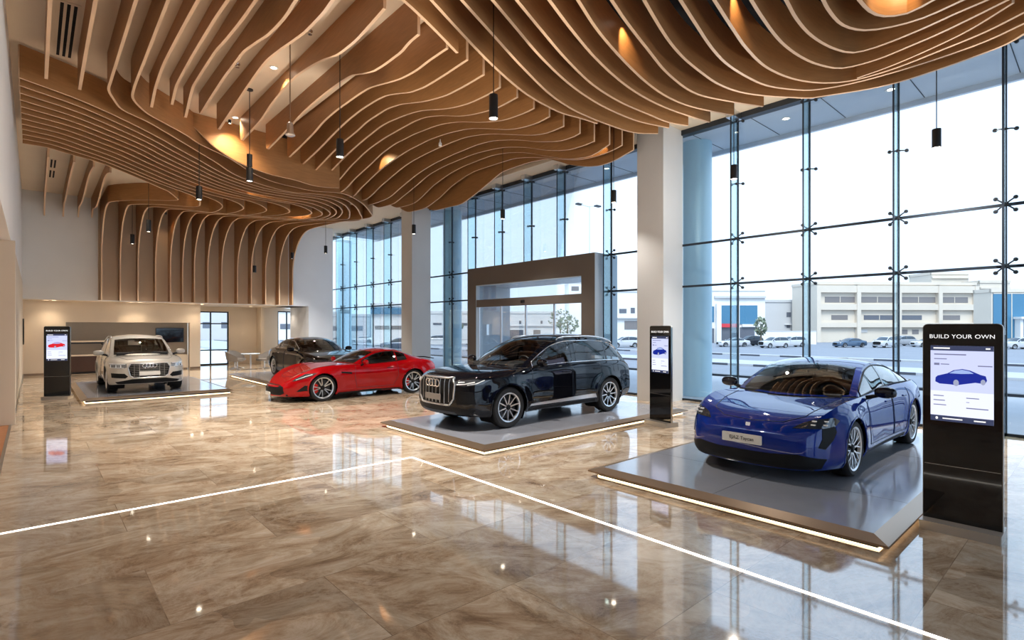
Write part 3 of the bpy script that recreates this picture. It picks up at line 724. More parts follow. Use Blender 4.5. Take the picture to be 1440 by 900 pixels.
        for u in us:
            c = Vector((fx[0](u), 0, fx[1](u))); r_ = Vector((rx[0](u), rx[1](u), rx[2](u)))
            zb = min(s.zed(r_.x)-.004, r_.z); yb = s.wid(r_.x)*s.prof(1.0)-.012
            b = Vector((r_.x, max(yb, r_.y) if r_.z-zb > .02 else r_.y, zb))
            row = []
            for v in vs_:
                p = c.lerp(r_, v)
                k = sp.get('vp', 2.3)
                p.z = c.z+(r_.z-c.z)*v**k; p.x = c.x+(r_.x-c.x)*v**2.0
                row.append(p)
            for w in ws_[::-1][1:]:
                q = b.lerp(r_, w); q.y += .022*math.sin(w*PI)*min(1,(r_.z-b.z)/.3)
                row.append(q)
            grid.append(row)
        m = len(grid[0]); nV = len(vs_)
        cells = {}
        for i in range(len(us)-1):
            um = (us[i]+us[i+1])/2
            for j in range(m-1):
                if j < nV-1:
                    v = (vs_[j]+vs_[j+1])/2
                    if sp['ws'][0] < um < sp['ws'][1] and v < .9: key = 'windshield'
                    elif sp['bl'][0] < um < sp['bl'][1] and v < .9: key = 'rear_window'
                    elif sp.get('sunroof') and sp['sunroof'][0] < um < sp['sunroof'][1] and v < .75: key = 'glass_roof'
                    else: key = 'roof'
                else:
                    wl = ws_[::-1]; w = (wl[j-nV+1]+wl[j-nV+2])/2
                    key = 'roof'
                    if .07 < w < .9:
                        for q, (a, b) in enumerate(sp['sw']):
                            if a < um < b: key = 'side_window%d' % q
                cells.setdefault(key, []).append((i, j))
        s.cgrid = grid; s.cus = us; s.cnv = nV
        out = {}
        for key, L_ in cells.items():
            mbs = [MB(), MB()]
            for i, j in L_:
                for sg, mb in ((1, mbs[0]), (-1, mbs[1])):
                    ps = [grid[i][j], grid[i+1][j], grid[i+1][j+1], grid[i][j+1]]
                    ps = [(p.x, p.y*sg, p.z) for p in ps]
                    mb.add(ps, [(0,1,2,3) if sg < 0 else (3,2,1,0)])
            if key.startswith('side_window'): out[key] = mbs
            else:
                mbs[0].add(mbs[1].v, mbs[1].f); out[key] = [mbs[0]]
        # outline of all side windows (for the trim): lower line and upper line points
        a, b = sp['sw'][0][0], sp['sw'][-1][1]
        ji = nV-1 + [round(x,3) for x in ws_[::-1]].index(.9); jb = nV-1 + [round(x,3) for x in ws_[::-1]].index(.07)
        idx = [i for i, u in enumerate(us) if a-1e-6 <= u <= b+1e-6]
        s.outline = [grid[i][jb] for i in idx] + [grid[i][ji] for i in reversed(idx)]
        return out
    def cast(s, o, d):
        h = s.bvh.ray_cast(Vector(o), Vector(d).normalized())
        return h
    def proj(s, pts, face, off=.004):
        out = []
        for a, b in pts:
            if face == 'front': o, d = (4, a, b), (-1, 0, 0)
            elif face == 'rear': o, d = (-4, a, b), (1, 0, 0)
            elif face == 'left': o, d = (a, 3, b), (0, -1, 0)
            elif face == 'right': o, d = (a, -3, b), (0, 1, 0)
            elif face == 'top': o, d = (a, b, 3), (0, 0, -1)
            else: o, d = face[0](a, b), face[1]
            h = s.cast(o, d)
            if h[0] is None: out.append(None); continue
            nrm = h[1] if h[1].dot(Vector(d)) < 0 else -h[1]
            out.append(h[0] + nrm*off)
        return out
    def patch(s, poly, face, off=.005, step=.035, thick=.012):
        """raised plate that follows the body inside an outline"""
        B = []
        for i, p in enumerate(poly):
            q = poly[(i+1) % len(poly)]; L_ = math.hypot(q[0]-p[0], q[1]-p[1]); k = max(1, int(L_/step))
            for t in range(k): B.append((p[0]+(q[0]-p[0])*t/k, p[1]+(q[1]-p[1])*t/k))
        xs = [p[0] for p in B]; ys = [p[1] for p in B]
        def ins(x, y):
            c = False
            for (x1,y1),(x2,y2) in zip(B, B[1:]+B[:1]):
                if (y1 > y) != (y2 > y) and x < (x2-x1)*(y-y1)/(y2-y1)+x1: c = not c
            return c
        def dmin(x, y): return min(math.hypot(x-p[0], y-p[1]) for p in B)
        P = list(B); x = min(xs)+step/2
        while x < max(xs):
            y = min(ys)+step/2
            while y < max(ys):
                if ins(x, y) and dmin(x, y) > step*.5: P.append((x, y))
                y += step
            x += step
        nb = len(B)
        r_ = delaunay_2d_cdt([Vector(p) for p in P], [(i,(i+1)%nb) for i in range(nb)], [], 1, 1e-5)
        V2 = [(v.x, v.y) for v in r_[0]]
        up = s.proj(V2, face, off); lo = s.proj(V2, face, off-thick)
        ok = [p is not None for p in up]
        mb = MB(); n = len(V2)
        vs = [p if p is not None else Vector((0,0,-5)) for p in up] + [p if p is not None else Vector((0,0,-5)) for p in lo]
        fs = [tuple(f) for f in r_[2] if all(ok[i] for i in f)]
        ed = {}
        for f in fs:
            for a, b in zip(f, f[1:]+f[:1]): ed[(a,b)] = ed.get((a,b),0)+1
        rim = [(a, b) for (a, b) in ed if (b, a) not in ed]
        F = fs + [(b, a, a+n, b+n) for a, b in rim]
        use = sorted({i for f in F for i in f}); ix = {q: i for i, q in enumerate(use)}
        return mb.add([vs[q] for q in use], [tuple(ix[i] for i in f) for f in F])
    def line(s, pts, face, r=.006, off=.002, n=6, step=.05, mb=None, closed=False):
        P = []
        seq = list(zip(pts, pts[1:]+(pts[:1] if closed else [])))
        if not closed: seq = seq[:len(pts)-1]
        for p, q in seq:
            k = max(1, int(math.hypot(q[0]-p[0], q[1]-p[1])/step))
            for t in range(k): P.append((p[0]+(q[0]-p[0])*t/k, p[1]+(q[1]-p[1])*t/k))
        if not closed: P.append(pts[-1])
        Q = [p for p in s.proj(P, face, off) if p is not None]
        mb = mb or MB()
        if len(Q) > 1: mb.tube(Q, r, n, closed=closed)
        return mb

def mir(poly): return [(-a, b) for a, b in poly]
def wheel_parts(sp, style):
    """meshes of one wheel about its own centre, outer side towards +y"""
    Rw, W2, Rr = sp['Rw'], sp.get('tw', .125), sp['Rr']
    ty = MB()
    ty.lathe([(Rr-.01,-W2*.8),(Rr,-W2*.95),(Rr+.02,-W2),(Rw-.03,-W2),(Rw-.008,-W2*.85),(Rw,-W2*.6),(Rw,W2*.6),(Rw-.008,W2*.85),(Rw-.03,W2),(Rr+.02,W2),(Rr,W2*.95),(Rr-.01,W2*.8)], 48, axis='y')
    rim = MB()
    yo = W2*.86
    rim.lathe([(Rr-.03,-W2*.8),(Rr-.035,yo-.03),(Rr-.022,yo+.004),(Rr,yo+.012),(Rr+.006,yo),(Rr-.004,yo-.02)], 48, axis='y')
    for q in range(len(rim.f)):
        if q % 5 == 0: rim.m[q] = 1
    def spoke(a, w0, w1, r0, r1, d0, d1, tw=0.0):
        ca, sa = math.cos(a), math.sin(a); ca2, sa2 = math.cos(a+tw), math.sin(a+tw)
        def pt(r, w, y, c, s_): return (r*c - w*s_, y, r*s_ + w*c)
        vs = [pt(r0,-w0,d0,ca,sa), pt(r0,w0,d0,ca,sa), pt(r1,w1,d1,ca2,sa2), pt(r1,-w1,d1,ca2,sa2),
              pt(r0,-w0,d0-.05,ca,sa), pt(r0,w0,d0-.05,ca,sa), pt(r1,w1,d1-.035,ca2,sa2), pt(r1,-w1,d1-.035,ca2,sa2)]
        rim.add(vs, [(0,1,2,3),(7,6,5,4),(0,4,5,1),(1,5,6,2),(2,6,7,3),(3,7,4,0)])
    r1 = Rr-.02
    if style == 'ten':
        for k in range(10): spoke(2*PI*k/10, .013, .008, .05, r1, yo-.02, yo, 0)
    elif style == 'five_double':
        for k in range(5):
            for d in (-1, 1): spoke(2*PI*k/5+d*.14, .011, .008, .06, r1, yo-.025, yo, d*.07)
    elif style == 'branch':
        for k in range(10):
            a = 2*PI*k/10
            spoke(a, .014, .010, .05, r1*.55, yo-.02, yo-.005)
            for d in (-1, 1): spoke(a, .008, .007, r1*.5, r1, yo-.006, yo, d*.16)
    else:
        for k in range(7):
            spoke(2*PI*k/7, .03, .02, .05, r1, yo-.02, yo)
    rim.lathe([(0,yo+.0),(.034,yo),(.05,yo-.012),(.055,yo-.06),(0,yo-.06)], 24, 1, axis='y')
    disc = MB().lathe([(.06,W2*.25),(Rr*.78,W2*.25),(Rr*.78,W2*.1),(.06,W2*.1)], 36, axis='y')
    cal = MB()
    rr = Rr*.72
    pts = []
    for k in range(9):
        a = R(-35+70*k/8); pts.append(a)
    vs = []; fs = []
    for a in pts:
        for r_, y in ((rr-.06,W2*.02),(rr+.035,W2*.02),(rr+.035,W2*.52),(rr-.06,W2*.52)):
            vs.append((r_*math.cos(a), y, r_*math.sin(a)))
    for i in range(len(pts)-1):
        for q in range(4): fs.append((i*4+q, i*4+(q+1)%4, (i+1)*4+(q+1)%4, (i+1)*4+q))
    fs += [(0,1,2,3), tuple(len(vs)-4+q for q in (3,2,1,0))]
    cal.add(vs, fs)
    barrel = MB().lathe([(0,-W2*.3),(Rr-.02,-W2*.3),(Rr-.02,-W2*.35),(0,-W2*.35)], 32, axis='y')
    return ty, rim, disc, cal, barrel

def seat(mb, x, y, z, s=1.0):
    mb.rbox((x,y,z+.1),(.5,.5,.16),.06)
    mb.rbox((x-.27,y,z+.42),(.14,.46,.60),.07,axis=1)
    mb.rbox((x-.30,y,z+.80),(.10,.26,.18),.05,axis=1)

def make_car(name, label, cat, sp, loc, heading, scale=.95, lod=1.0, group=None):
    c = Car(sp); root = thing(name, label, cat, loc, heading, group, scale)
    P = sp['paint']
    body, deck = c.build_body(lod)
    body.build('body', P, root, 38, weld=.0015, norm=True)
    deck.build('interior_deck', M['dark'], root, 40)
    cab = c.cabin(lod)
    for key, mbs in cab.items():
        for q, mb in enumerate(mbs):
            if key == 'roof': mb.build('roof', sp.get('roof_mat', P), root, 40, weld=.001, norm=True)
            else:
                nm = 'side_window' if key.startswith('side') else key
                mb.build(nm, M['black'] if key == 'glass_roof' else sp.get('glass_mat', M['car_glass']), root, 60, weld=.001)
    for sg in (1, -1):
        mb = MB(); mb.tube([(p.x, p.y*sg + .004*sg, p.z) for p in c.outline], sp.get('trim_r',.011), 6, closed=True)
        mb.build('window_trim', sp.get('trim_mat', M['plastic']), root, 60)
    # pillars between the side windows
    nV = c.cnv
    for a, b in zip(sp['sw'][:-1], sp['sw'][1:]):
        um = (a[1]+b[0])/2; i = min(range(len(c.cus)), key=lambda q: abs(c.cus[q]-um)); row = c.cgrid[i]
        for sg in (1, -1):
            mb = MB(); pts = [row[j] for j in range(nV-1, len(row))]
            h = max(.02, abs(c.cgrid[min(i+1,len(c.cus)-1)][nV-1].x-row[nV-1].x)*.5)
            vs = []
            for p in pts: vs += [(p.x-h,(p.y+.004)*sg,p.z),(p.x+h,(p.y+.004)*sg,p.z),(p.x+h,(p.y-.03)*sg,p.z),(p.x-h,(p.y-.03)*sg,p.z)]
            fs = []
            for k in range(len(pts)-1):
                for q in range(4): fs.append((k*4+q,k*4+(q+1)%4,(k+1)*4+(q+1)%4,(k+1)*4+q))
            mb.add(vs, fs).build('window_pillar', M['black'], root, 40, norm=True)
    # underside and wheel wells
    ub = MB(); zb = c.zbot(0)+.05
    ub.span((c.xR+.25,-c.wid(0)*.66,zb),(c.xF-.3,c.wid(0)*.66,zb+.03))
    ub.span((c.ax[1]+c.Ra+.02,-c.wid(0)*.94,zb-.02),(c.ax[0]-c.Ra-.02,c.wid(0)*.94,zb+.02))
    ub.span((c.ax[0]+c.Ra,-c.wid(c.xF-.35)*.8,c.zbot(c.xF)+.02),(c.xF-.12,c.wid(c.xF-.35)*.8,c.zbot(c.xF)+.06))
    for a in c.ax:
        for sg in (1,-1):
            yo, yi = c.wid(a)*.93, c.wid(a)-.42
            ub.lathe([(c.Ra+.012,yo*sg),(c.Ra+.012,yi*sg),(0.01,yi*sg)], 28, axis='y', c=(a,0,c.Rw), a0=R(-35), a1=R(215))
    ub.build('underbody', M['plastic'], root, 40)
    # wheel arch lips
    for a in c.ax:
        for sg in (1, -1):
            pts = []
            for k in range(37):
                t = R(-28+236*k/36); x, z = a+c.Ra*math.cos(t), c.Rw+c.Ra*math.sin(t)
                if z < c.zbot(a)-.0: continue
                p = c.side_at(x, z); pts.append((x, (p.y-.004)*sg, z))
            MB().tube(pts, sp.get('lip_r',.011), 6).build('arch_lip', sp.get('lip_mat', P), root, 60)
    # wheels
    ty, rim, disc, cal, bar = wheel_parts(sp, sp['wheel'])
    mt = [ty.mesh('wheel', M['rubber'], 35), rim.mesh('rim', [sp.get('rim_mat', M['alu']), M['plastic']], 35), disc.mesh('brake_disc', M['disc'], 35), cal.mesh('brake_caliper', sp.get('cal_mat', M['dark_metal']), 35), bar.mesh('rim_barrel', M['plastic'], 35)]
    for a in c.ax:
        for sg in (1, -1):
            wl = bpy.data.objects.new('wheel', mt[0]); COL.objects.link(wl); wl.parent = root
            wl.location = (a, sg*(c.wid(a)-sp.get('tw',.125)-sp.get('tin',.02)), c.Rw)
            wl.rotation_euler = (0, R(random.uniform(0,60)), 0 if sg > 0 else PI)
            if sg > 0 and a == c.ax[0]: wl.rotation_euler[1] = R(sp.get('spin', 12))
            for me, nm in zip(mt[1:], ('rim','brake_disc','brake_caliper','rim_barrel')):
                if lod < 1 and nm in ('brake_disc','brake_caliper'): continue
                o = bpy.data.objects.new(nm, me); COL.objects.link(o); o.parent = wl
    # cabin furniture
    if lod >= 1:
        zi = sp['zi']
        for y in (.36, -.36):
            sb = MB(); seat(sb, sp['seat_x'], y, zi); sb.build('front_seat', sp['leather'], root, 40)
        if sp.get('rear_x') is not None:
            sb = MB(); sb.rbox((sp['rear_x'],0,zi+.12),(.5,1.2,.16),.06); sb.rbox((sp['rear_x']-.27,0,zi+.42),(.14,1.2,.55),.07,axis=1)
            for y in (.36,-.36): sb.rbox((sp['rear_x']-.3,y,zi+.76),(.1,.26,.16),.05,axis=1)
            sb.build('rear_seat', sp['leather'], root, 40)
        dx = sp['seat_x']+.72
        db = MB(); db.rbox((dx+.1,0,zi+.47),(.5,1.3,.14),.06,axis=1); db.rbox((dx-.1,.36,zi+.52),(.16,.36,.10),.04,axis=1)
        db.build('dashboard', M['dark'], root, 40)
        wb = MB(); ring = []
        for k in range(28):
            t = 2*PI*k/28; ring.append((dx-.26+.07*math.sin(t), .36+.185*math.cos(t), zi+.50+.17*math.sin(t)))
        wb.tube(ring, .016, 8, closed=True); wb.tube([ring[0], ring[14]], .02, 6); wb.tube([(dx-.26,.36,zi+.5), ring[21]], .02, 6); wb.tube([(dx-.26,.36,zi+.5),(dx-.05,.36,zi+.44)], .035, 8)
        wb.build('steering_wheel', M['black_matt'], root, 40)
        mr = MB(); mr.rbox((sp['cab_c'][2][0]+.02,0,sp['cab_c'][2][1]-.10),(.03,.24,.07),.02,axis=0); mr.build('interior_mirror', M['black_matt'], root, 40)
    # door mirrors
    mx, my, mz = sp['mirror']
    for sg in (1, -1):
        mb = MB(); rows = []
        for i in range(9):
            t = i/8; th = PI*t; rr = math.sin(th)**.6
            rows.append([(mx+.07*rr*math.cos(a)*(1 if math.cos(a) > 0 else .55)+.0, sg*(my+.12-.13*math.cos(th)), mz+.078*rr*math.sin(a)) for a in [2*PI*k/16 for k in range(17)]])
        mb.grid(rows)
        mb.build('door_mirror', sp.get('mirror_mat', P), root, 50, weld=.001, norm=True)
        st = MB(); st.tube([(mx+.02,sg*(my-.10),mz-.085),(mx+.01,sg*(my+.02),mz-.05),(mx,sg*(my+.09),mz-.03)], [.03,.024,.026], 8); st.build('mirror_stalk', M['plastic'], root, 50)
    for nm, poly, face, mm, off in sp.get('patches', []):
        c.patch(poly, face, off).build(nm, mm, root, 40)
    for nm, pts, face, mm, rr, closed in sp.get('lines', []):
        c.line(pts, face, rr, .002, closed=closed).build(nm, mm, root, 60)
    if 'extra' in sp: sp['extra'](c, root)
    return root, c
def both(nm, poly, face, mm, off=.005):
    if face == 'front': return [(nm, poly, 'front', mm, off), (nm, mir(poly), 'front', mm, off)]
    if face == 'rear': return [(nm, poly, 'rear', mm, off), (nm, mir(poly), 'rear', mm, off)]
    if face == 'left': return [(nm, poly, 'left', mm, off), (nm, poly, 'right', mm, off)]
    return [(nm, poly, 'top', mm, off), (nm, [(a,-b) for a, b in poly], 'top', mm, off)]
def lboth(nm, pts, mm, r=.005, closed=False):
    return [(nm, pts, 'left', mm, r, closed), (nm, pts, 'right', mm, r, closed)]
def text_mesh(body, size, depth=.002, align='CENTER', space=1.0):
    cu = bpy.data.curves.new('lettering', 'FONT'); cu.body = body; cu.size = size; cu.extrude = depth; cu.align_x = align; cu.align_y = 'CENTER'; cu.space_character = space
    o = bpy.data.objects.new('lettering', cu); COL.objects.link(o)
    dg = bpy.context.evaluated_depsgraph_get(); me = bpy.data.meshes.new_from_object(o.evaluated_get(dg))
    vs = [tuple(v.co) for v in me.vertices]; fs = [tuple(p.vertices) for p in me.polygons]
    bpy.data.objects.remove(o); bpy.data.meshes.remove(me); bpy.data.curves.remove(cu)
    return vs, fs
def add_text(mb, body, size, fn, depth=.002, align='CENTER', mi=0, space=1.0):
    vs, fs = text_mesh(body, size, depth, align, space)
    return mb.add([fn(*v) for v in vs], fs, mi)
def rings(c, root, x_off, z, r, m, n=4):
    """four interlocked rings on the grille"""
    mb = MB()
    for k in range(n):
        y0 = (k-(n-1)/2)*r*1.52
        p = c.proj([(y0, z)], 'front', x_off)[0]
        mb.tube([(p.x+.004*(k%2), y0+r*math.cos(t), z+r*math.sin(t)) for t in [2*PI*q/28 for q in range(28)]], r*.19, 8, closed=True)
    mb.build('ring_emblem', m, root, 50)
def plate(c, root, z, w, h, text=None, mm=None, off=.012):
    y = 0
    p = c.proj([(y, z)], 'front', off)[0]
    px = max(q.x for q in c.proj([(y, z),(y,z-h/2),(y,z+h/2)], 'front', off) if q)
    o = MB().rbox((px,y,z),(.012,w,h),.012,axis=0).build('number_plate', mm or M['paper'], root, 40)
    if text:
        t = MB(); add_text(t, text, h*.52, lambda a, b, d: (px+.0065+d, y+a, z+b)); t.build('plate_lettering', M['ink'], o)
    return o
def paint(name, col, metal=.35, rough=.28):
    return mat(name, col, rough, metal, coat=1.0, coat_rough=.012, spec=0.0)
PROF = [(0,.93),(.12,.985),(.35,1.0),(.62,.99),(.82,.968),(.93,.93),(1,.875)]
# --- blue electric saloon
blue = paint('blue_car_paint', srgb(10,42,126), .15, .4)
def x_blue(c, root):
    plate(c, root, .49, .50, .115, 'EJAZ Taycan')
    p = c.proj([(0,.635)], 'front', .004)[0]
    cr = MB(); cr.prism([(-.028,.03),(.028,.03),(.03,0),(.015,-.03),(0,-.04),(-.015,-.03),(-.03,0)], lambda a,b,d: (p.x+.002+d-b*.35,a,p.z+b), .006); cr.build('crest', M['chrome'], root)
    for sg in (1,-1):
        for dy in (-.05,.05):
            for dz in (-.02,.02):
                q = c.proj([(sg*(.765+dy), .722+dz)], 'front', .012)[0]
                if q: MB().rbox((q.x,q.y,q.z),(.02,.05,.014),.005,axis=0).build('daytime_lamp', M['drl'], root)
blue_sp = dict(xF=2.42, xR=-2.54, ax=(1.45,-1.45), Rw=.352, Ra=.392, Rr=.275, tw=.13, wheel='branch', spin=5,
  ztop=[(-2.54,.86),(-2.4,.99),(-2.0,1.03),(-1.3,1.03),(.9,.93),(1.3,.875),(1.7,.825),(2.05,.765),(2.3,.685),(2.42,.59)],
  zed=[(-2.54,.84),(-2.3,.95),(-1.8,.99),(-1.0,.99),(0,.955),(.8,.93),(1.2,.93),(1.5,.925),(1.8,.885),(2.1,.795),(2.3,.685),(2.42,.58)],
  zbot=[(-2.54,.30),(-2.2,.20),(-1,.17),(1.2,.165),(2.0,.165),(2.42,.17)],
  wid=[(-2.54,.66),(-2.4,.84),(-2.1,.94),(-1.45,.983),(-.7,.945),(0,.93),(.6,.935),(1.1,.962),(1.5,.975),(1.85,.94),(2.1,.87),(2.28,.77),(2.38,.67),(2.42,.58)],
  nose=[(.16,-.05),(.26,-.005),(.45,0),(.58,-.02),(.72,-.08)], tail=[(.2,.08),(.5,0),(.8,.03),(1.0,.06)],
  prof=PROF, bow_f=.085, bow_r=.05, bow_top=0, crown=4.0, flare=.02,
  cab_c=[(1.12,.915),(.66,1.17),(.20,1.345),(-.35,1.395),(-.9,1.365),(-1.4,1.27),(-1.85,1.14),(-2.28,1.015)],
  cab_r=[(.86,.80,.945),(.47,.73,1.13),(.03,.655,1.285),(-.42,.625,1.335),(-.92,.63,1.30),(-1.35,.65,1.205),(-1.72,.69,1.09),(-2.05,.74,.995)],
  ws=(.08,1.9), bl=(5.0,6.85), sw=[(.35,2.95),(3.1,4.6),(4.7,5.7)], paint=blue, trim_mat=M['plastic'], glass_mat=M['car_glass'],
  leather=M['leather_brown'], zi=.42, seat_x=-.05, rear_x=-.95, mirror=(.62,.955,1.0), mirror_mat=paint('dark_mirror_shell',(.01,.012,.02),.2,.2), lip_r=.012,
  patches=[('front_intake',[(-.80,.20),(-.70,.185),(.70,.185),(.80,.20),(.85,.315),(.62,.37),(.34,.35),(-.34,.35),(-.62,.37),(-.85,.315)],'front',M['plastic'],.006),
           ('splitter',[(-.72,.168),(.72,.168),(.74,.182),(-.74,.182)],'front',M['dark_metal'],.012)]
     + both('headlamp',[(.52,.655),(.66,.665),(.80,.665),(.885,.685),(.905,.745),(.865,.785),(.72,.765),(.60,.715)],'front',M['lamp_glass'],.005)
     + both('air_curtain',[(.80,.67),(.885,.69),(.90,.62),(.885,.53),(.84,.43),(.79,.45),(.815,.55)],'front',M['plastic'],.005)
     + both('sill_blade',[(-1.02,.19),(1.02,.19),(.98,.235),(-.98,.25)],'left',M['plastic'],.004),
  lines=lboth('door_seam',[(.72,.90),(.78,.55),(.70,.30),(-.42,.29),(-.40,.90)],M['joint'],.004)
     + lboth('door_seam',[(-.44,.9),(-.46,.29),(-.98,.30),(-1.05,.52),(-1.2,.80),(-1.18,.93)],M['joint'],.004)
     + lboth('door_handle',[(-.28,.80),(-.10,.80)],blue,.014)+lboth('door_handle',[(-1.1,.82),(-.94,.82)],blue,.014)
     + [('hood_seam',[(1.1,.70),(1.6,.66),(2.05,.58),(2.2,.38),(2.24,0),(2.2,-.38),(2.05,-.58),(1.6,-.66),(1.1,-.70)],'top',M['joint'],.004,False)],
  extra=x_blue)

# --- SUVs
def suv(xF, xR, ax, Rw, Rr, W, k, **kw):
    """k scales heights of the big one (1.741 m)"""
    z = lambda v: v*k
    d = dict(xF=xF, xR=xR, ax=ax, Rw=Rw, Ra=Rw+.05, Rr=Rr, tw=.13,
      ztop=[(xR,1.05*k),(xR+.2,1.10*k),(xR+.8,1.15*k),(1.0,1.12*k),(1.3,1.115*k),(1.75,1.10*k),(xF-.32,1.065*k),(xF-.1,1.02*k),(xF,.97*k)],
      zed=[(xR,1.03*k),(xR+.2,1.08*k),(xR+.8,1.12*k),(-.5,1.115*k),(.9,1.085*k),(1.4,1.07*k),(1.8,1.045*k),(xF-.3,1.01*k),(xF-.12,.965*k),(xF,.92*k)],
      zbot=[(xR,.36*k),(xR+.5,.29),(-1,.255),(1.0,.25),(1.9,.25),(xF,.27)],
      wid=[(xR,.78*W),(xR+.14,.92*W),(xR+.5,.975*W),(ax[1],W),(-.6,.965*W),(.6,.965*W),(ax[0]-.1,W),(ax[0]+.3,.975*W),(xF-.32,.92*W),(xF-.15,.84*W),(xF-.05,.75*W),(xF,.66*W)],
      nose=[(.24,-.13),(.34*k,-.04),(.5*k,0),(.82*k,-.005),(.97*k,-.05)], tail=[(.3,.06),(.55,0),(.8,.02),(1.1,.07)],
      prof=[(0,.945),(.1,.985),(.3,1.0),(.62,.995),(.83,.985),(.93,.955),(1,.90)], bow_f=.085, bow_r=.05, bow_top=0, crown=2.6, flare=.016,
      ws=(.08,1.88), trim_mat=M['chrome'], trim_r=.010, zi=.62*k, lip_r=.016)
    d.update(kw); return d
blk = paint('black_car_paint', (.003,.0035,.006), .0, .35)
def grille_frame(c, root, poly, m, r, off=.012, nm='grille_frame'):
    c.line(poly, 'front', r, off, closed=True, step=.03).build(nm, m, root, 60)
def roof_rails(c, root, m, k0=2.3, k1=6.1, h=.035):
    g = c.cgrid; us = c.cus; j = c.cnv-1
    for sg in (1,-1):
        pts = [g[i][j] for i, u in enumerate(us) if k0 <= u <= k1]
        P = [(p.x,(p.y-.01)*sg,p.z+h) for p in pts]
        P = [(pts[0].x+.05,(pts[0].y-.01)*sg,pts[0].z)]+P+[(pts[-1].x-.05,(pts[-1].y-.01)*sg,pts[-1].z)]
        MB().tube(P, .016, 8).build('roof_rail', m, root, 50)
GQ = [(-.56,.85),(-.47,.95),(.47,.95),(.56,.85),(.54,.58),(.43,.465),(-.43,.465),(-.54,.58)]
def x_black(c, root):
    grille_frame(c, root, GQ, M['alu'], .018)
    b = MB()
    for y in (-.42,-.30,-.18,-.06,.06,.18,.30,.42):
        zt = .935 if abs(y) < .43 else .89; zl = .49 if abs(y) < .4 else .52
        c.line([(y,zl),(y,zt)], 'front', .006, .006, mb=b)
    b.build('grille_bars', M['alu'], root, 60)
    rings(c, root, .045, .855, .066, M['chrome'])
    plate(c, root, .60, .50, .11, None, M['steel_plate'], .035)
    roof_rails(c, root, M['alu'])
    for sg in (1,-1):
        lb = MB()
        c.line([(sg*.60,.845),(sg*.74,.855),(sg*.84,.89)], 'front', .010, .010, mb=lb); c.line([(sg*.62,.88),(sg*.72,.89)], 'front', .009, .010, mb=lb)
        c.line([(sg*.77,.84),(sg*.86,.865),(sg*.90,.92)], 'front', .008, .010, mb=lb)
        lb.build('daytime_lamp', M['drl'], root, 60)
black_sp = suv(2.44,-2.46,(1.497,-1.497),.385,.275,.985,1.0, wheel='ten', paint=blk, leather=M['leather_brown'], seat_x=.05, rear_x=-.95, mirror=(.78,.985,1.19),
  cab_c=[(1.22,1.115),(.78,1.40),(.30,1.635),(-.3,1.72),(-1.0,1.735),(-1.6,1.70),(-2.02,1.635),(-2.22,1.42),(-2.36,1.18)],
  cab_r=[(.98,.82,1.09),(.58,.77,1.36),(.12,.715,1.57),(-.35,.70,1.645),(-1.0,.70,1.65),(-1.5,.695,1.61),(-1.82,.70,1.53),(-2.06,.73,1.34),(-2.24,.77,1.15)],
  bl=(6.15,7.6), sw=[(.45,3.1),(3.25,4.95),(5.05,6.7)],
  patches=[('grille',GQ,'front',M['plastic'],.004),('lower_valance',[(-.80,.30),(.80,.30),(.86,.40),(.60,.44),(-.60,.44),(-.86,.40)],'front',M['plastic'],.004),
           ('skid_plate',[(-.55,.30),(.55,.30),(.52,.345),(-.52,.345)],'front',M['dark_metal'],.010)]
     + both('headlamp',[(.57,.83),(.74,.81),(.90,.845),(.93,.925),(.82,.94),(.57,.91)],'front',M['lamp_glass'],.005)
     + both('air_intake',[(.57,.74),(.84,.72),(.87,.50),(.61,.49)],'front',M['plastic'],.003)
     + both('door_blade',[(-1.03,.36),(.98,.36),(.94,.40),(-.98,.45)],'left',M['alu'],.010)
     + both('side_sill',[(-1.0,.275),(1.0,.275),(1.0,.325),(-1.0,.325)],'left',M['plastic'],.006),
  lines=lboth('door_seam',[(.86,1.07),(.92,.75),(.90,.33),(-.28,.33),(-.27,1.10)],M['joint'],.004)
     + lboth('door_seam',[(-.30,1.1),(-.31,.33),(-1.0,.34),(-1.05,.62),(-1.22,.85),(-1.2,1.11)],M['joint'],.004)
     + lboth('door_handle',[(-.20,.965),(.02,.965)],blk,.017)+lboth('door_handle',[(-1.18,.985),(-.96,.985)],blk,.017)
     + lboth('fuel_flap',[(-1.62,.90),(-1.62,1.04),(-1.80,1.04),(-1.80,.90)],M['joint'],.003,True),
  extra=x_black)
slv = paint('champagne_car_paint', srgb(206,200,190), .35, .4)
GS = [(-.50,.735),(-.44,.845),(.44,.845),(.50,.735),(.45,.51),(.37,.45),(-.37,.45),(-.45,.51)]
def x_silver(c, root):
    grille_frame(c, root, GS, M['alu'], .014)
    b = MB()
    for z in (.50,.55,.60,.65,.70,.75,.80): 
        h = .46 if z > .6 else .42
        c.line([(-h,z),(h,z)], 'front', .006, .008, mb=b)
    for y in (-.36,-.24,.24,.36): c.line([(y,.47),(y,.83)], 'front', .006, .008, mb=b)
    b.build('grille_bars', M['steel'], root, 60)
    rings(c, root, .03, .785, .052, M['chrome'])
    plate(c, root, .57, .50, .11, None, off=.028)
    roof_rails(c, root, M['alu'], h=.03)
    for sg in (1,-1):
        lb = MB(); c.line([(sg*.56,.835),(sg*.88,.845)], 'front', .008, .009, mb=lb); c.line([(sg*.60,.735),(sg*.86,.74)], 'front', .007, .009, mb=lb)
        for y in (.66,.76,.86): c.line([(sg*y,.75),(sg*y,.815)], 'front', .01, .008, mb=lb)
        lb.build('daytime_lamp', M['drl'], root, 60)
